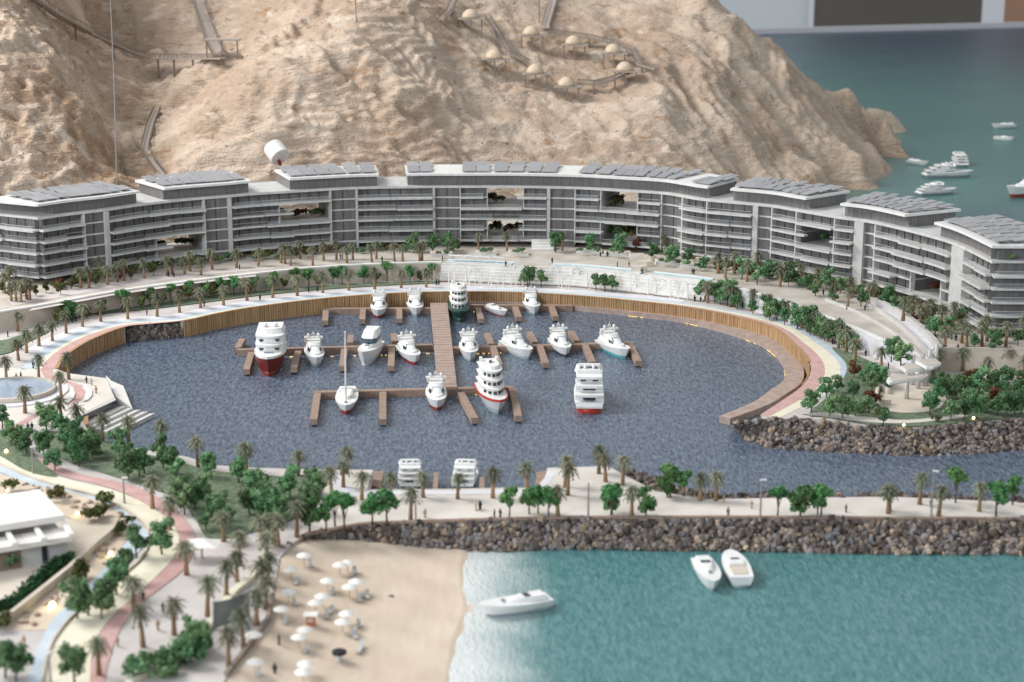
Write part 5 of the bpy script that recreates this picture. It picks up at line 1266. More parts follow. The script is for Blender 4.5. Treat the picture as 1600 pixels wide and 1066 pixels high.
SHR = {'leaf': [tree_proto(500 + k, .2, .15, 5, .024, 240, .4, 'leaf', False) for k in range(3)], 'leafo': [tree_proto(520 + k, .2, .14, 5, .022, 240, .4, 'leafo', False) for k in range(3)],
       'leafr': [tree_proto(540 + k, .17, .14, 5, .022, 220, .4, 'leafr', False) for k in range(2)]}
random.seed(41)
def add_tree(p, label, group, m='leaf', s_=1.0):
    t, c = random.choice(TREES[m]); r = empty('broadleaf_tree', p, random.uniform(0, 6.28)); k = s_ * random.uniform(.88, 1.14); r.scale = (k * random.uniform(.92, 1.1), k * random.uniform(.92, 1.1), k); tag(r, label, 'tree', group)
    for nm, me in (('trunk', t), ('crown', c)):
        o = bpy.data.objects.new(nm, me); COL.objects.link(o); o.parent = r
def add_shrub(p, label, group, m='leaf', s_=1.0):
    t, c = random.choice(SHR[m]); o = bpy.data.objects.new('shrub', c); COL.objects.link(o); o.location = p; o.rotation_euler = (0, 0, random.uniform(0, 6.28)); k = s_ * random.uniform(.75, 1.2); o.scale = (k, k, k * random.uniform(.7, 1.1)); tag(o, label, 'shrub', group)
T1 = 'trees below the terrace wall'
row(add_tree, front_of_wall(C1([(880, 965), (1025, 950), (1145, 940), (655, 980), (730, 990), (370, 1062), (1330, 905), (1400, 890), (1530, 875), (1210, 905), (420, 1062)]) + C2([(60, 865), (180, 840), (280, 835), (415, 800), (515, 825), (650, 815), (800, 815), (940, 805), (1090, 805)])),
    ZP, '%s green tree from the left below the tan terrace wall', T1, m='leaf2', s_=.85)
row(add_tree, front_of_wall(C1([(1095, 920), (1470, 872)])), ZP, '%s rust coloured tree from the left below the tan terrace wall', T1, m='leafr', s_=.8)
row(add_tree, C2([(975, 650), (1090, 650), (1180, 640), (1215, 655)]) + C3([(270, 650), (480, 645), (665, 655), (868, 700), (985, 722), (1085, 728)]), ZT, '%s green tree from the left in front of the middle facade', 'trees on the middle terrace', s_=.95)
row(add_tree, C3([(765, 652)]), ZT, '%s brownish tree in front of the middle facade', 'trees on the middle terrace', m='leafr', s_=.8)
row(add_tree, front_of_wall(C3([(95, 860), (120, 842), (185, 855), (550, 870), (577, 890), (695, 862)]), .5), ZP, '%s round tree from the left among the white pergola frames', 'trees among the pergolas', m='leaf', s_=.95)
row(add_tree, front_of_wall(R3([(430, 217), (535, 238), (620, 255), (740, 255), (885, 318), (970, 335), (1040, 385), (1105, 405), (1150, 405), (1210, 432), (1285, 466), (1335, 490)])), ZP, '%s tree from the left below the white terrace wall', 'trees below the white wall', m='leaf', s_=1.0)
row(add_tree, R3([(650, 160), (565, 132), (715, 125), (840, 142), (1035, 185), (1380, 272)]) + C4B([(760, 452), (820, 475), (1030, 300), (1000, 290), (1390, 390), (1180, 225), (740, 100)]), ZT, '%s tree from the left on the terrace below the right wing', 'trees on the right terrace', s_=.85)
row(add_tree, C4B([(265, 780), (380, 800), (360, 690), (460, 810), (540, 800), (525, 690), (430, 650), (640, 640), (700, 620), (610, 600), (660, 610), (710, 850), (620, 780), (1000, 790), (1040, 705), (1100, 685), (1080, 640), (1125, 825), (1160, 700), (1210, 812),
                   (1285, 812), (1340, 780), (1410, 790), (1470, 800), (1520, 785), (1560, 790), (1190, 650), (1300, 650), (1330, 690), (1400, 625), (1480, 610), (1450, 660), (1560, 650), (1530, 700), (1240, 760), (1590, 720)]), ZP, '%s tree from the left in the garden behind the boulders', 'trees in the garden', s_=.80)
row(add_tree, C4B([(530, 560), (640, 730), (1250, 610), (1390, 700)]), ZP, '%s rust coloured tree from the left in the garden behind the boulders', 'trees in the garden', m='leafr', s_=.85)
row(add_shrub, C4B([(1040, 832), (850, 520), (560, 770), (690, 800)]), ZP, '%s low shrub from the left in the garden behind the boulders', 'shrubs in the garden', m='leafo')
row(add_tree, C5([(175, 125), (10, 120), (40, 175), (60, 195), (100, 215), (165, 235), (205, 275), (225, 150), (245, 200), (295, 262), (270, 240), (345, 232), (330, 210), (290, 170), (470, 250), (450, 230), (480, 308), (520, 300), (540, 290), (610, 270), (600, 240), (660, 310), (640, 290), (780, 306), (890, 326), (690, 440), (670, 410), (760, 385), (730, 420), (770, 500), (830, 490), (790, 460), (940, 380)]) +
    C6([(65, 207), (160, 285), (130, 270), (285, 272), (385, 262), (400, 250), (380, 335), (190, 372), (110, 345), (250, 382), (230, 350), (160, 360)]), ZP, '%s tree from the left on the near lawn', 'trees on the near lawn', s_=.86)
row(add_tree, C6([(370, 422), (440, 417), (480, 400), (520, 410), (640, 387), (705, 387)]) + C7([(340, 457), (450, 440), (500, 435), (560, 455), (905, 457), (910, 440), (1100, 452), (1220, 347), (1235, 350), (1310, 342)]) + C8B([(318, 352), (415, 352), (505, 352), (490, 345), (1085, 292), (1260, 352), (1330, 302)]),
    ZP, '%s fresh green tree from the left along the mole', 'trees on the mole', m='leaf2', s_=.98)
row(add_tree, C5([(510, 602), (605, 592), (435, 742), (460, 700), (380, 832), (400, 800), (290, 832), (330, 820), (60, 1062), (20, 1050), (280, 1080)]), ZP, '%s tree from the left beside the near curved path', 'trees by the near path', s_=.95)
row(add_tree, [(1195, 438), (1212, 431), (1232, 447), (1262, 453), (1274, 463), (1300, 471), (1313, 459), (1345, 479), (1382, 479), (1397, 488), (1422, 496), (1452, 502), (1482, 521), (1503, 524), (1522, 546), (1560, 536), (1590, 541)], ZT, '%s small green tree from the left between the palms below the right wing', 'small trees between terrace palms', m='leaf', s_=.68)
row(add_tree, front_of_wall([(1166, 470), (1190, 478), (1215, 486), (1240, 495), (1262, 504), (1300, 520), (1318, 530), (1340, 542), (1355, 550)], .3), ZP, '%s small dark tree from the left on the right grass strip', 'trees on the right grass strip', m='leaf', s_=.72)
row(add_tree, [(4, 458), (16, 466), (34, 462), (56, 463), (72, 458), (95, 461), (112, 452), (150, 447), (205, 437), (240, 431)], ZT, '%s olive tree from the left on the terrace near the left corner', 'olive trees on the left terrace', m='leafo', s_=.62)
row(add_tree, front_of_wall([(60, 497), (76, 502), (110, 490), (140, 487), (205, 476), (240, 470), (320, 460), (430, 447), (487, 441), (585, 437), (655, 435)], .3), ZP, '%s small olive tree from the left in the grass strip by the tan wall', 'olive trees by the tan wall', m='leafo', s_=.66)
row(add_shrub, [(906, 394), (920, 393), (934, 395), (958, 397), (972, 398), (1032, 410), (1045, 411), (1058, 413), (1075, 416), (1090, 418), (755, 396), (765, 396), (806, 396), (815, 396), (684, 398), (697, 398)], ZT + .1, '%s shrub from the left in the white terrace planters', 'planter shrubs', m='leaf', s_=.8)
# shrubs at the foot of the building and on the terrace
random.seed(43)
for i in range(58):
    px = 15 + 640 * (i + random.uniform(.1, .9)) / 58; p, rz = bpt(px, -random.uniform(.25, .95), ZT)
    m = random.choice(('leafo', 'leafo', 'leaf', 'leafr')); add_shrub(p, '%s low shrub from the left along the foot of the left wing' % ordn(i + 1), 'shrubs at the foot of the building', m, 1.15)
for i in range(52):
    px = 1115 + 430 * (i + random.uniform(.1, .9)) / 52; p, rz = bpt(px, -random.uniform(.25, 1.1), ZT)
    m = random.choice(('leafo', 'leaf', 'leaf', 'leafr')); add_shrub(p, '%s low shrub from the left along the foot of the right wing' % ordn(i + 1), 'shrubs at the foot of the building', m, 1.15)
VG = [(250, 0), (262, 0), (300, 0), (308, 0), (445, 2), (470, 2), (485, 2), (503, 2), (508, 2), (768, 3), (780, 3), (805, 0), (775, 0), (790, 0), (945, 3), (955, 3), (985, 0), (965, 0), (950, 0), (975, 0), (1255, 2), (1295, 2), (1440, 0), (1460, 0)]
cnt = {}
for px, k in sorted(VG):
    b_ = 'left wing' if px < 400 else 'second wing' if px < 600 else 'middle wing' if px < 900 else 'wing right of the middle' if px < 1100 else 'right wing'
    cnt[b_] = cnt.get(b_, 0) + 1; p, rz = bpt(px, random.uniform(.5, 1.3), ZS[k] + .003)
    add_shrub(p, '%s shrub from the left inside the openings of the %s' % (ordn(cnt[b_]), b_), 'shrubs in the sky gardens', random.choice(('leaf', 'leaf', 'leafo', 'leafr')), 1.6)
RG = [(10, ), (25, ), (40, ), (54, ), (236, ), (408, ), (424, ), (598, ), (606, ), (612, ), (622, ), (1118, ), (1128, ), (1266, ), (1274, ), (1282, ), (1290, ), (1298, ), (1420, ), (1432, ), (1556, ), (1580, )]
for i, (px,) in enumerate(RG):
    p, rz = bpt(px, random.uniform(.2, .6), ZM + .022)
    if px < 60: p = P(59, 341, ZM + .022).lerp(P(-105, 325, ZM + .022), .15 + (60 - px) / 200) + Vector((.1, .25, 0))
    if px > 1552: p = Cr.lerp(Wr, (px - 1540) / 110); p.z = ZM + .022; p.y += .06; add_shrub(p, '%s roof garden shrub from the left between the penthouses' % ordn(i + 1), 'roof garden shrubs', random.choice(('leaf', 'leaf', 'leafo')), 1.0)
# ------------------------------------------------------------------ people
def person_mesh(seed, m):
    rr = random.Random(seed); b = MB(); h = .135
    st = rr.uniform(.008, .016)
    b.lathe([(.014, .0), (.017, .01), (.015, .035), (.014, .055), (.019, .075), (.021, .095), (.017, .108), (.007, .113), (.007, .118), (.012, .122), (.0135, .132), (.010, .142), (.002, .146)], 9, (0, 0, 0), 1.15, .8)
    for s_ in (-1, 1): b.tube([(s_ * .022, 0, .105), (s_ * .027, .004, .08), (s_ * .024, .010, .055)], [.0065, .0055, .0045], 5)
    for s_ in (-1, 1): b.tube([(s_ * .008, 0, .03), (s_ * .009, -st * s_, -.004)], [.009, .006], 5)
    return b.mesh('person', m, True, fix=False)
PER = {'black': [person_mesh(k, M['black']) for k in range(3)], 'tan': [person_mesh(9 + k, M['tan']) for k in range(2)]}
random.seed(51)
def people(pts, z, phrase, group, m='black', s_=1.0):
    for i, q_ in enumerate(sorted(pts)):
        o = bpy.data.objects.new('person', random.choice(PER[m])); COL.objects.link(o); o.location = P(q_[0], q_[1], z) if z is not None else on_beach(q_[0], q_[1]); o.rotation_euler = (0, 0, random.uniform(0, 6.28)); k = s_ * random.uniform(.92, 1.1); o.scale = (k, k, k)
        tag(o, phrase % ordn(i + 1), 'person', group)
people(C2([(25, 945), (325, 895), (378, 890), (1113, 850), (1128, 850)]) + C8([(430, 320), (452, 312), (237, 388), (127, 480), (47, 405), (874, 275), (966, 225), (1215, 225), (730, 262)]), ZP, '%s dark clad walker from the left on the left promenade', 'people on the promenade')
people(R3([(303, 252), (330, 245), (336, 255), (556, 280), (567, 288), (627, 285), (796, 355), (882, 392), (1000, 395), (1019, 415), (1031, 410), (1067, 490), (1127, 460), (1253, 505), (1253, 555), (803, 310), (1378, 625)]), ZP, '%s dark clad walker from the left on the right promenade', 'people on the promenade')
people(R3([(1270, 548), (757, 325), (1073, 488)]), ZP, '%s tan clad walker from the left on the right promenade', 'people on the promenade', 'tan')
people(C2([(520, 690), (532, 690), (1150, 700), (1408, 650), (1540, 735), (778, 705)]) + C3([(54, 655), (80, 655), (248, 715), (546, 675), (588, 675), (650, 740), (722, 735), (803, 780), (1112, 780), (1122, 783)]) + C1([(1478, 755), (1073, 805), (1040, 800)]), ZT, '%s dark clad figure from the left on the upper terrace', 'people on the terrace')
people(R3([(968, 208), (1018, 215), (1248, 300)]) + C4B([(1132, 318), (1158, 325), (1170, 388)]), ZT, '%s dark clad figure from the left below the right wing', 'people on the terrace')
people(C8([(198, 590), (125, 655), (516, 680), (168, 955), (191, 955)]), ZP + .008, '%s dark clad figure from the left on the round pool plaza', 'people on the plaza')
people(C8([(98, 660), (545, 692), (572, 740)]), ZP + .008, '%s tan clad figure from the left on the round pool plaza', 'people on the plaza', 'tan')
people(C7([(180, 410), (258, 455), (290, 455), (1040, 325), (1555, 445)]) + C8B([(613, 332), (980, 310), (600, 380)]) + C6([(450, 330), (1103, 320)]), ZP + .008, '%s dark clad figure from the left on the mole', 'people on the mole')
people(C7([(155, 415)]) + C8B([(205, 315), (103, 345), (85, 290)]) + C6([(868, 355), (1088, 325)]), ZP + .008, '%s tan clad figure from the left on the mole', 'people on the mole', 'tan')
people(C5([(535, 758), (610, 805)]), ZP + .01, '%s dark clad figure from the left on the near plaza', 'people on the near plaza')
people(C5([(590, 870), (440, 930), (90, 930)]), ZP + .01, '%s tan clad figure from the left on the near plaza', 'people on the near plaza', 'tan')
people(C6([(238, 905), (220, 1030)]), None, '%s dark clad figure from the left standing on the sand', 'people on the beach')

# ------------------------------------------------------------------ beach parasols, loungers
C10 = crop(330, 840, 4.716)
random.seed(61)
PAR = [(685, 205), (590, 310), (570, 480), (520, 605), (860, 395), (950, 275), (1005, 260), (1070, 400), (1020, 440), (820, 510), (1000, 640), (970, 700), (690, 760), (650, 815), (315, 800), (325, 1000), (700, 1015), (680, 1075), (770, 560)]
for i, (x, y) in enumerate(sorted(PAR)):
    px, py = C10([(x, y)])[0]; z = .11; r = empty('beach_parasol', on_beach(px, py)); tag(r, '%s white parasol from the left on the sand' % ordn(i + 1), 'parasol', 'parasols on the beach')
    MB().lathe([(.115, .155), (.118, .158), (.07, .185), (.02, .203), (.002, .207)], 10).build('canopy', M['parasol'], r); MB().tube([(0, 0, -.02), (0, 0, .2)], .006, 5).build('pole', M['metal'], r)
LOU = []
for i, (x, y) in enumerate(sorted([(735, 215), (1040, 285), (1060, 265), (625, 350), (890, 420), (1130, 440), (1090, 470), (1150, 450), (880, 560), (850, 600), (1040, 720), (1090, 660), (1060, 745), (1090, 850), (700, 850), (545, 635), (620, 500), (1110, 820), (350, 1020)])):
    px, py = C10([(x, y)])[0]; r = empty('sun_lounger', on_beach(px, py), random.uniform(-.6, .6)); tag(r, '%s pale sun lounger from the left beside the parasols' % ordn(i + 1), 'lounger', 'loungers on the beach')
    MB().box((0, 0, .035), (.055, .12, .014)).build('seat', M['wallgrey'], r); MB().box((0, .078, .06), (.055, .07, .012), 0, (math.radians(45), 'X')).build('backrest', M['wallgrey'], r)
    for sx in (-.022, .022):
        for sy in (-.05, .05): MB().box((sx, sy, .012), (.008, .008, .036)).build('leg', M['metal'], r)
px, py = C10([(735, 640)])[0]
r = empty('beach_kiosk', on_beach(px, py)); tag(r, 'small terracotta kiosk with white top among the parasols', 'kiosk'); MB().box((0, 0, .06), (.12, .10, .15)).build('body', M['orange'], r); MB().box((0, 0, .15), (.2, .16, .02)).build('top', M['parasol'], r); MB().box((0, -.052, .08), (.08, .01, .05)).build('hatch', M['plaza'], r)
px, py = C10([(945, 905)])[0]
r = empty('beach_table', on_beach(px, py)); tag(r, 'dark round table on a pale foot standing on the sand', 'table'); MB().lathe([(.10, .10), (.105, .13), (.09, .14), (.002, .145)], 12).build('top', M['black'], r); MB().lathe([(.05, -.01), (.03, .06), (.03, .1)], 10).build('foot', M['wallgrey'], r)
px, py = C10([(1332, 435)])[0]
o = bpy.data.objects.new('beach_stone', ROCKS[3]); COL.objects.link(o); o.location = on_beach(px, py); o.scale = (.14, .09, .07); tag(o, 'single dark stone lying on the open sand', 'stone')

# ------------------------------------------------------------------ white pergola frames in the middle
random.seed(71)
C11 = crop(680, 380, 7.2727); C12 = crop(880, 380, 6.6667)
PG = C11([(155, 470), (220, 480), (290, 505), (360, 450), (390, 485), (525, 500), (640, 490), (775, 505), (900, 450), (920, 490), (1320, 470), (1405, 500), (1440, 520), (1555, 480)]) + C12([(90, 440), (165, 445), (250, 470), (535, 480), (700, 520), (800, 475), (885, 545), (965, 545), (1115, 570), (1200, 590), (1290, 590)])
for i, (px, py) in enumerate(sorted(PG)):
    hgt = random.uniform(.34, .56); r = empty('pergola_frame', P(px, py, ZP), random.uniform(-.4, .4)); tag(r, '%s slender white pergola frame from the left in front of the steps' % ordn(i + 1), 'pergola', 'white pergola frames')
    MB().tube([(0, 0, 0), (0, 0, hgt)], .015, 5).build('post', M['white'], r)
    w = random.uniform(.14, .30); MB().tube([(w, 0, 0), (w, .0, hgt * .9)], .013, 5).build('post', M['white'], r)
    MB().tube([(0, 0, hgt), (w * .5, 0, hgt * 1.03), (w, 0, hgt * .9)], .012, 5).build('crossbar', M['white'], r)
    MB().tube([(0, 0, 0), (w * .7, -.10, .015)], .010, 5).build('foot', M['plaza'], r)

# ------------------------------------------------------------------ leaf canopies in the garden
def leaf_canopy(pts, z, posts, label):
    W_ = [P(x, y, z) for x, y in pts]; r = empty('leaf_canopy', P(posts[0][0], posts[0][1], ZP)); tag(r, label, 'canopy', 'leaf shaped canopies')
    rf = MB().prism([(p.x, p.y) for p in W_], z - .05, z).build('roof', M['white'], r, world=True)
    c = sum(W_, Vector()) / len(W_)
    MB().prism([(c.x + (p.x - c.x) * .86, c.y + (p.y - c.y) * .82) for p in W_], z + .001, z + .012).build('roof_inset', M['terrace'], rf, world=True)
    for (x, y) in posts:
        q_ = P(x, y, ZP); MB().tube([(q_.x, q_.y, ZP), (q_.x, q_.y, z - .07)], [.05, .036], 10).build('post', M['pier'], r, True, world=True)
leaf_canopy([(1385, 594), (1388, 589), (1420, 586), (1448, 583), (1450, 586), (1442, 590), (1410, 595), (1390, 598)], ZP + .62, [(1416, 625), (1434, 609), (1446, 605)], 'nearest leaf canopy, long and flat on three posts')
leaf_canopy([(1407, 573), (1420, 567), (1445, 571), (1448, 575), (1430, 578), (1415, 580)], ZP + .72, [(1425, 603), (1440, 600)], 'middle leaf canopy, pointed, behind the long one')
leaf_canopy([(1430, 564), (1450, 560), (1461, 560), (1471, 568), (1458, 574), (1448, 574)], ZP + .80, [(1450, 600), (1461, 590)], 'farthest leaf canopy, angular, at the ramp foot')
sb = MB().ribbon(resample([P(x, y, ZP) for x, y in cr([(1388, 618), (1375, 610), (1369, 622), (1376, 633), (1392, 634)], 6)], 30), -.03, .03, ZP, ZP + .13).build('curved_bench', M['plaza']); tag(sb, 'curved sand coloured bench wall beside the leaf canopies', 'bench')
# garden lamps (lit)
for (px, py, s_, lab) in ((1412, 664, .035, 'small glowing lamp on the grass above the boulders, left'), (1521, 653, .04, 'small glowing lamp on the grass above the boulders, right'), (10, 705, .05, 'glowing lamp among the trees at the left edge'), (12, 767, .035, 'glowing lamp behind the white pavilion at the left edge'),
                     (121, 803, .05, 'glowing lamp among rocks beside the white pavilion roof'), (173, 866, .055, 'glowing lamp on the rock strip beyond the pavilion court'), (82, 947, .075, 'largest glowing lamp on the rock strip near the frame corner')):
    r = empty('garden_lamp', P(px, py + 4, ZP + .01)); tag(r, lab, 'lamp', 'glowing garden lamps'); MB().sphere((0, 0, .05), s_ * .6, 12, 8).build('globe', M['lamp'], r, True); MB().tube([(0, 0, 0), (0, 0, .03)], .012, 6).build('stem', M['metal'], r)

# ------------------------------------------------------------------ lamp posts
LP = [(C7([(778, 470), (755, 240)]), 'lamp post in the middle of the mole'), (C8B([(242, 370), (242, 175)]), 'lamp post between palms and trees on the mole'), (C8B([(980, 350), (978, 140)]), 'lamp post near the right end of the mole'),
      (C6([(828, 380), (825, 265)]), 'lamp post beside the moored yachts'), (C5([(125, 290), (115, 180)]), 'lamp post at the upper end of the near curved path'), (C5([(465, 400), (455, 295)]), 'lamp post on the bend of the near curved path'), (C5([(190, 1075), (180, 940)]), 'lamp post at the lower end of the near curved path'),
      (C6([(200, 370), (170, 300)]), 'curved lamp post among the near trees')]
for (pts, lab) in LP:
    a = P(pts[0][0], pts[0][1], ZP); hgt = (pts[0][1] - pts[1][1]) / F * a.length * 1.0
    r = empty('lamp_post', a); tag(r, lab, 'lamp post', 'lamp posts'); MB().tube([(0, 0, 0), (0, 0, hgt)], [.018, .012], 6).build('pole', M['metal'], r); MB().box((.03, 0, hgt), (.10, .035, .02), random.uniform(-1, 1)).build('head', M['white'], r); MB().lathe([(.03, 0), (.03, .02), (.018, .03)], 8).build('base', M['metal'], r)

# ------------------------------------------------------------------ round pool, stepped platform on the left
pc = P(20, 614, ZP); r = empty('round_pool', pc); tag(r, 'round pool with raised stone rim on the left plaza', 'pool')
MB().lathe([(.86, -.02), (.86, .115), (.81, .125), (.80, .02)], 48).build('rim', M['wall_tan'], r); MB().lathe([(.002, .05), (.797, .05), (.797, .085), (.002, .085)], 48).build('water', M['pool'], r); MB().ribbon([(1.0 * math.cos(a), 1.0 * math.sin(a)) for a in [2 * math.pi * k / 64 for k in range(65)]], -.1, .13, 0, .03).build('step', M['lav'], r)
stp = empty('stepped_platform', P(165, 640, 0)); tag(stp, 'white steps with dark riser going down to the marina water', 'steps')
A0, A1 = P(127, 650, ZP), P(181, 625, ZP)           # top edge of the steps
dirn = (A1 - A0).normalized(); out = Vector((dirn.y, -dirn.x, 0))
MB().bar(A0 + out * .012 - Vector((0, 0, .07)), A1 + out * .012 - Vector((0, 0, .07)), .02, .12).build('dark_riser', M['win'], stp, world=True)
for k in range(5):
    o0, o1 = .02 + .13 * k, .15 + .13 * k; zt = ZP - .15 - .04 * k
    pts = [A0 + out * o0 + dirn * (.0), A1 + out * o0 + dirn * (.06 * k + .05), A1 + out * o1 + dirn * (.06 * k + .11), A0 + out * o1]
    MB().prism([(p.x, p.y) for p in pts], -.1, zt).build('step', M['stone_white'], stp, world=True)
    e = [A0 + out * (o1 - .012), A1 + out * (o1 - .012) + dirn * (.06 * k + .1)]
    MB().bar(e[0] + Vector((0, 0, zt - ZP + .006)), e[1] + Vector((0, 0, zt - ZP + .006)), .022, .012).build('nosing', M['stone_white'], stp, world=True)
    MB().bar(e[0] + out * .016 + Vector((0, 0, zt - ZP - .02)), e[1] + out * .016 + Vector((0, 0, zt - ZP - .02)), .006, .028).build('riser', M['wallgrey'], stp, world=True)
for pts in ([(165.5, 591.5), (181, 625), (207, 643), (193, 608), (174, 600)],):
    W_ = [P(x, y, .1) for x, y in pts]; MB().prism([(p.x, p.y) for p in W_], -.1, .17).build('side_landing', M['stone_white'], stp, world=True)
W_ = [P(125, 652, ZP), P(138, 650, ZP - .1), P(138, 668, ZP - .1), P(128, 664, ZP)]
MB().prism([(p.x, p.y) for p in W_], -.1, ZP - .03).build('timber_cheek', M['wood'], stp, world=True)

# ------------------------------------------------------------------ near left: pavilion court
C13 = crop(0, 740, 3.2697)
sheet('pavilion_court', px_poly(C13([(-700, 100), (-100, 60), (0, 210), (380, 235), (640, 262), (560, 350), (350, 530), (60, 760), (-100, 800), (-700, 900)]), ZP + .008), None, ZP + .008, M['plaza'])
w = MB().ribbon(resample([P(x, y, ZP) for x, y in C13([(635, 268), (500, 380), (350, 520), (200, 640), (50, 760), (-150, 830)])], 40), -.03, .04, ZP, ZP + .14).build('court_wall', M['wall_tan']); tag(w, 'low tan wall running diagonally past the pavilion court', 'wall')
sheet('rock_garden', px_poly(C13([(640, 275), (665, 300), (560, 500), (420, 620), (340, 720), (240, 800), (20, 800), (70, 765), (350, 530), (560, 350)]), ZP + .006), None, ZP + .006, M['sand'])
sheet('rock_garden', px_poly(C13([(-120, 0), (0, 10), (130, 20), (300, 80), (470, 110), (600, 170), (660, 240), (640, 262), (380, 240), (300, 200), (200, 70), (0, 110), (-120, 130)]), ZP + .0095), None, ZP + .0095, M['sand'])
pv = empty('pavilion', P(30, 850, ZP)); tag(pv, 'low white pavilion with flat slab roof and projecting beams at the left edge', 'pavilion')
ZV = ZP + .62
R_ = [P(x, y, ZV) for x, y in C13([(-420, 160), (205, 82), (330, 212), (-420, 330)])]
rf = MB().prism([(p.x, p.y) for p in R_], ZV - .1, ZV).build('roof', M['pavil'], pv, world=True)
f0, f1 = R_[3], R_[2]; 
body = [R_[0].lerp(R_[1], .02), R_[0].lerp(R_[1], .95), R_[3].lerp(R_[2], .99), R_[3].lerp(R_[2], .02)]
fd = (f1 - f0).normalized(); fo = Vector((fd.y, -fd.x, 0))
low = [f0 + fo * .42, f1 + fo * .42, f1 - fo * .02, f0 - fo * .02]
MB().prism([(p.x, p.y) for p in low], ZV - .28, ZV - .20).build('lower_roof', M['pavil'], pv, world=True)
for k in range(9):
    p = f1 - fd * (.02 + .42 * k); MB().bar(p + fo * .02 + Vector((0, 0, -.14)), p + fo * .50 + Vector((0, 0, -.155)), .07, .05).build('beam', M['white'], pv, world=True)
wb = [f0 + fo * .30, f1 + fo * .30 - fd * .05, f1 + fo * -.9 - fd * .05, f0 - fo * .9]
MB().prism([(p.x, p.y) for p in wb], ZP, ZV - .281).build('wall', M['wallgrey'], pv, world=True)
for (t0, t1, m, nm) in ((.75, 3.2, 'wallbrown', 'shutter'), (.36, .44, 'win', 'door')):
    a, b_ = f1 + fo * .306 - fd * t0, f1 + fo * .306 - fd * t1; MB().bar(a + Vector((0, 0, ZP + .17 - ZV)), b_ + Vector((0, 0, ZP + .17 - ZV)), .02, .3).build(nm, M[m], pv, world=True)
# hedge along the court, agave pot, rocks, shrubs
hl = resample([P(x, y, ZP) for x, y in C13([(370, 455), (300, 480), (230, 540), (150, 620), (80, 680), (-60, 720)])], 60)
rr = random.Random(5); hb = MB()
for i in range(2200):
    j = rr.uniform(0, 58.9); p = hl[int(j)] + np.array([rr.gauss(0, .055), rr.gauss(0, .055), rr.uniform(.0, .16)]); d = Vector((rr.gauss(0, 1), rr.gauss(0, 1), rr.gauss(0, 1))).normalized(); e1_ = d.orthogonal().normalized(); e2_ = d.cross(e1_); s_ = rr.uniform(.016, .034); p = Vector(p)
    hb.add([p + e1_ * s_, p + e2_ * s_, p - e1_ * s_, p - e2_ * s_], [(0, 1, 2, 3)])
hb.ribbon(hl, -.06, .06, ZP, ZP + .12)
tag(hb.build('hedge', M['hedge'], fix=False), 'dark green clipped hedge running diagonally across the pavilion court', 'hedge')
add_shrub(P(*C13([(50, 490)])[0], ZP), 'blue-green potted plant in front of the pavilion wall', 'court plants', 'leaf', 1.1)
random.seed(81)
sh = C13([(300, 140), (285, 120), (545, 170), (500, 240), (520, 225), (455, 240), (655, 262), (620, 320), (410, 560), (420, 540), (60, 90), (30, 780), (10, 800)])
row(add_shrub, sh, ZP, '%s shrub from the left in the rock strip by the pavilion', 'rock strip shrubs', m='leafo', s_=1.25)
gr = []
for i in range(70):
    t = random.random()
    if i % 2: x, y = 620 - 480 * t + random.uniform(-50, 40), 320 + 420 * t + random.uniform(-25, 40)
    else: x, y = 120 + 500 * t + random.uniform(-30, 30), 50 + 150 * t + random.uniform(-30, 50)
    gr.append(C13([(x, y)])[0])
rg = empty('rock_cluster', P(*gr[0], ZP)); tag(rg, 'scattered tan garden rocks along the strip beside the pavilion court', 'rocks')
TR = [rock_mesh(60 + k, M['tanrock']) for k in range(5)]
for q_ in gr:
    o = bpy.data.objects.new('rock', random.choice(TR)); COL.objects.link(o); o.parent = rg; o.location = P(q_[0], q_[1], ZP + .02) - rg.location; s_ = random.uniform(.05, .15); o.scale = (s_ * 1.2, s_, s_ * .7); o.rotation_euler = (0, 0, random.uniform(0, 6))
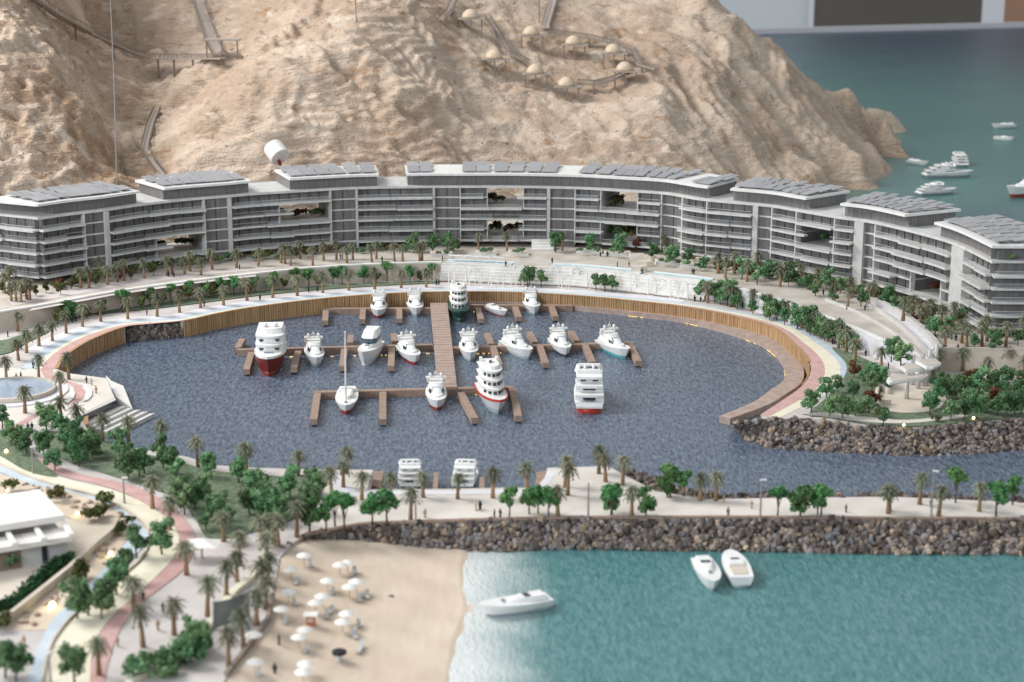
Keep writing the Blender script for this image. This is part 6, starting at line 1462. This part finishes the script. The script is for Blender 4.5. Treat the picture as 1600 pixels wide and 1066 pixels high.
# square parasol, canvas screen, plaza edge wall and planting bank toward the beach
q_ = P(*C5([(755, 605)])[0], ZP); r = empty('square_parasol', q_); tag(r, 'square white parasol on the near plaza beside the lawn', 'parasol')
MB().prism([(-.27, -.2), (.27, -.2), (.27, .2), (-.27, .2)], .24, .32, [(-.03, -.02), (.03, -.02), (.03, .02), (-.03, .02)]).build('canopy', M['parasol'], r); MB().tube([(0, 0, 0), (0, 0, .3)], .016, 6).build('pole', M['metal'], r)
a, b_ = P(333, 985, ZP), P(388, 967, ZP); sc = MB(); n = 10; A = []; B = []
for i in range(n + 1):
    t = i / n; p = a.lerp(b_, t); sag = .05 * math.sin(math.pi * t); A.append((p.x, p.y - sag, ZP + .02 + .02 * math.sin(3 * t))); B.append((p.x + .02, p.y - sag * .6 + .03, ZP + .40 - .02 * math.sin(math.pi * t)))
sc.strip(A, B); sc.strip([(p[0], p[1] + .012, p[2]) for p in A], [(p[0], p[1] + .012, p[2]) for p in B])
r = empty('canvas_screen', a); tag(r, 'grey canvas screen stretched between posts at the beach edge', 'screen'); sc.build('canvas', M['canvas'], r, True, world=True, fix=False)
for p in (a, b_): MB().tube([(p.x, p.y, ZP - .1), (p.x + .02, p.y + .03, ZP + .42)], .014, 6).build('post', M['metal'], r, world=True)
el = resample([P(x, y, ZP) for x, y in cr(C5([(480, 1075), (600, 1010), (720, 930), (790, 850), (870, 740), (930, 690), (1000, 590)]), 5)], 60)
w = MB().ribbon(el, -.06, .05, ZP, ZP + .07).build('plaza_edge', M['cream']); tag(w, 'curved cream kerb wall between the near plaza and the beach planting', 'kerb')
random.seed(91)
bank = C5([(500, 1050), (560, 1030), (620, 1000), (660, 985), (700, 950), (740, 900), (680, 1000), (640, 1040), (750, 960), (720, 1000), (600, 1060)])
row(add_shrub, bank, ZP, '%s shrub from the left on the bank below the near plaza', 'bank shrubs', m='leaf', s_=1.25)
row(add_tree, C5([(745, 960), (690, 1000), (720, 940)]), ZP, '%s small tree from the left on the bank below the near plaza', 'bank trees', s_=.8)
tl = resample([P(x, y, .36) for x, y in C6([(10, 1045), (100, 930), (190, 805), (210, 700)])], 30)
w = MB().ribbon(tl, -.03, .03, .2, .43).build('beach_curb', M['bridge']); tag(w, 'dark brown timber edging between the palms and the sand', 'edging')
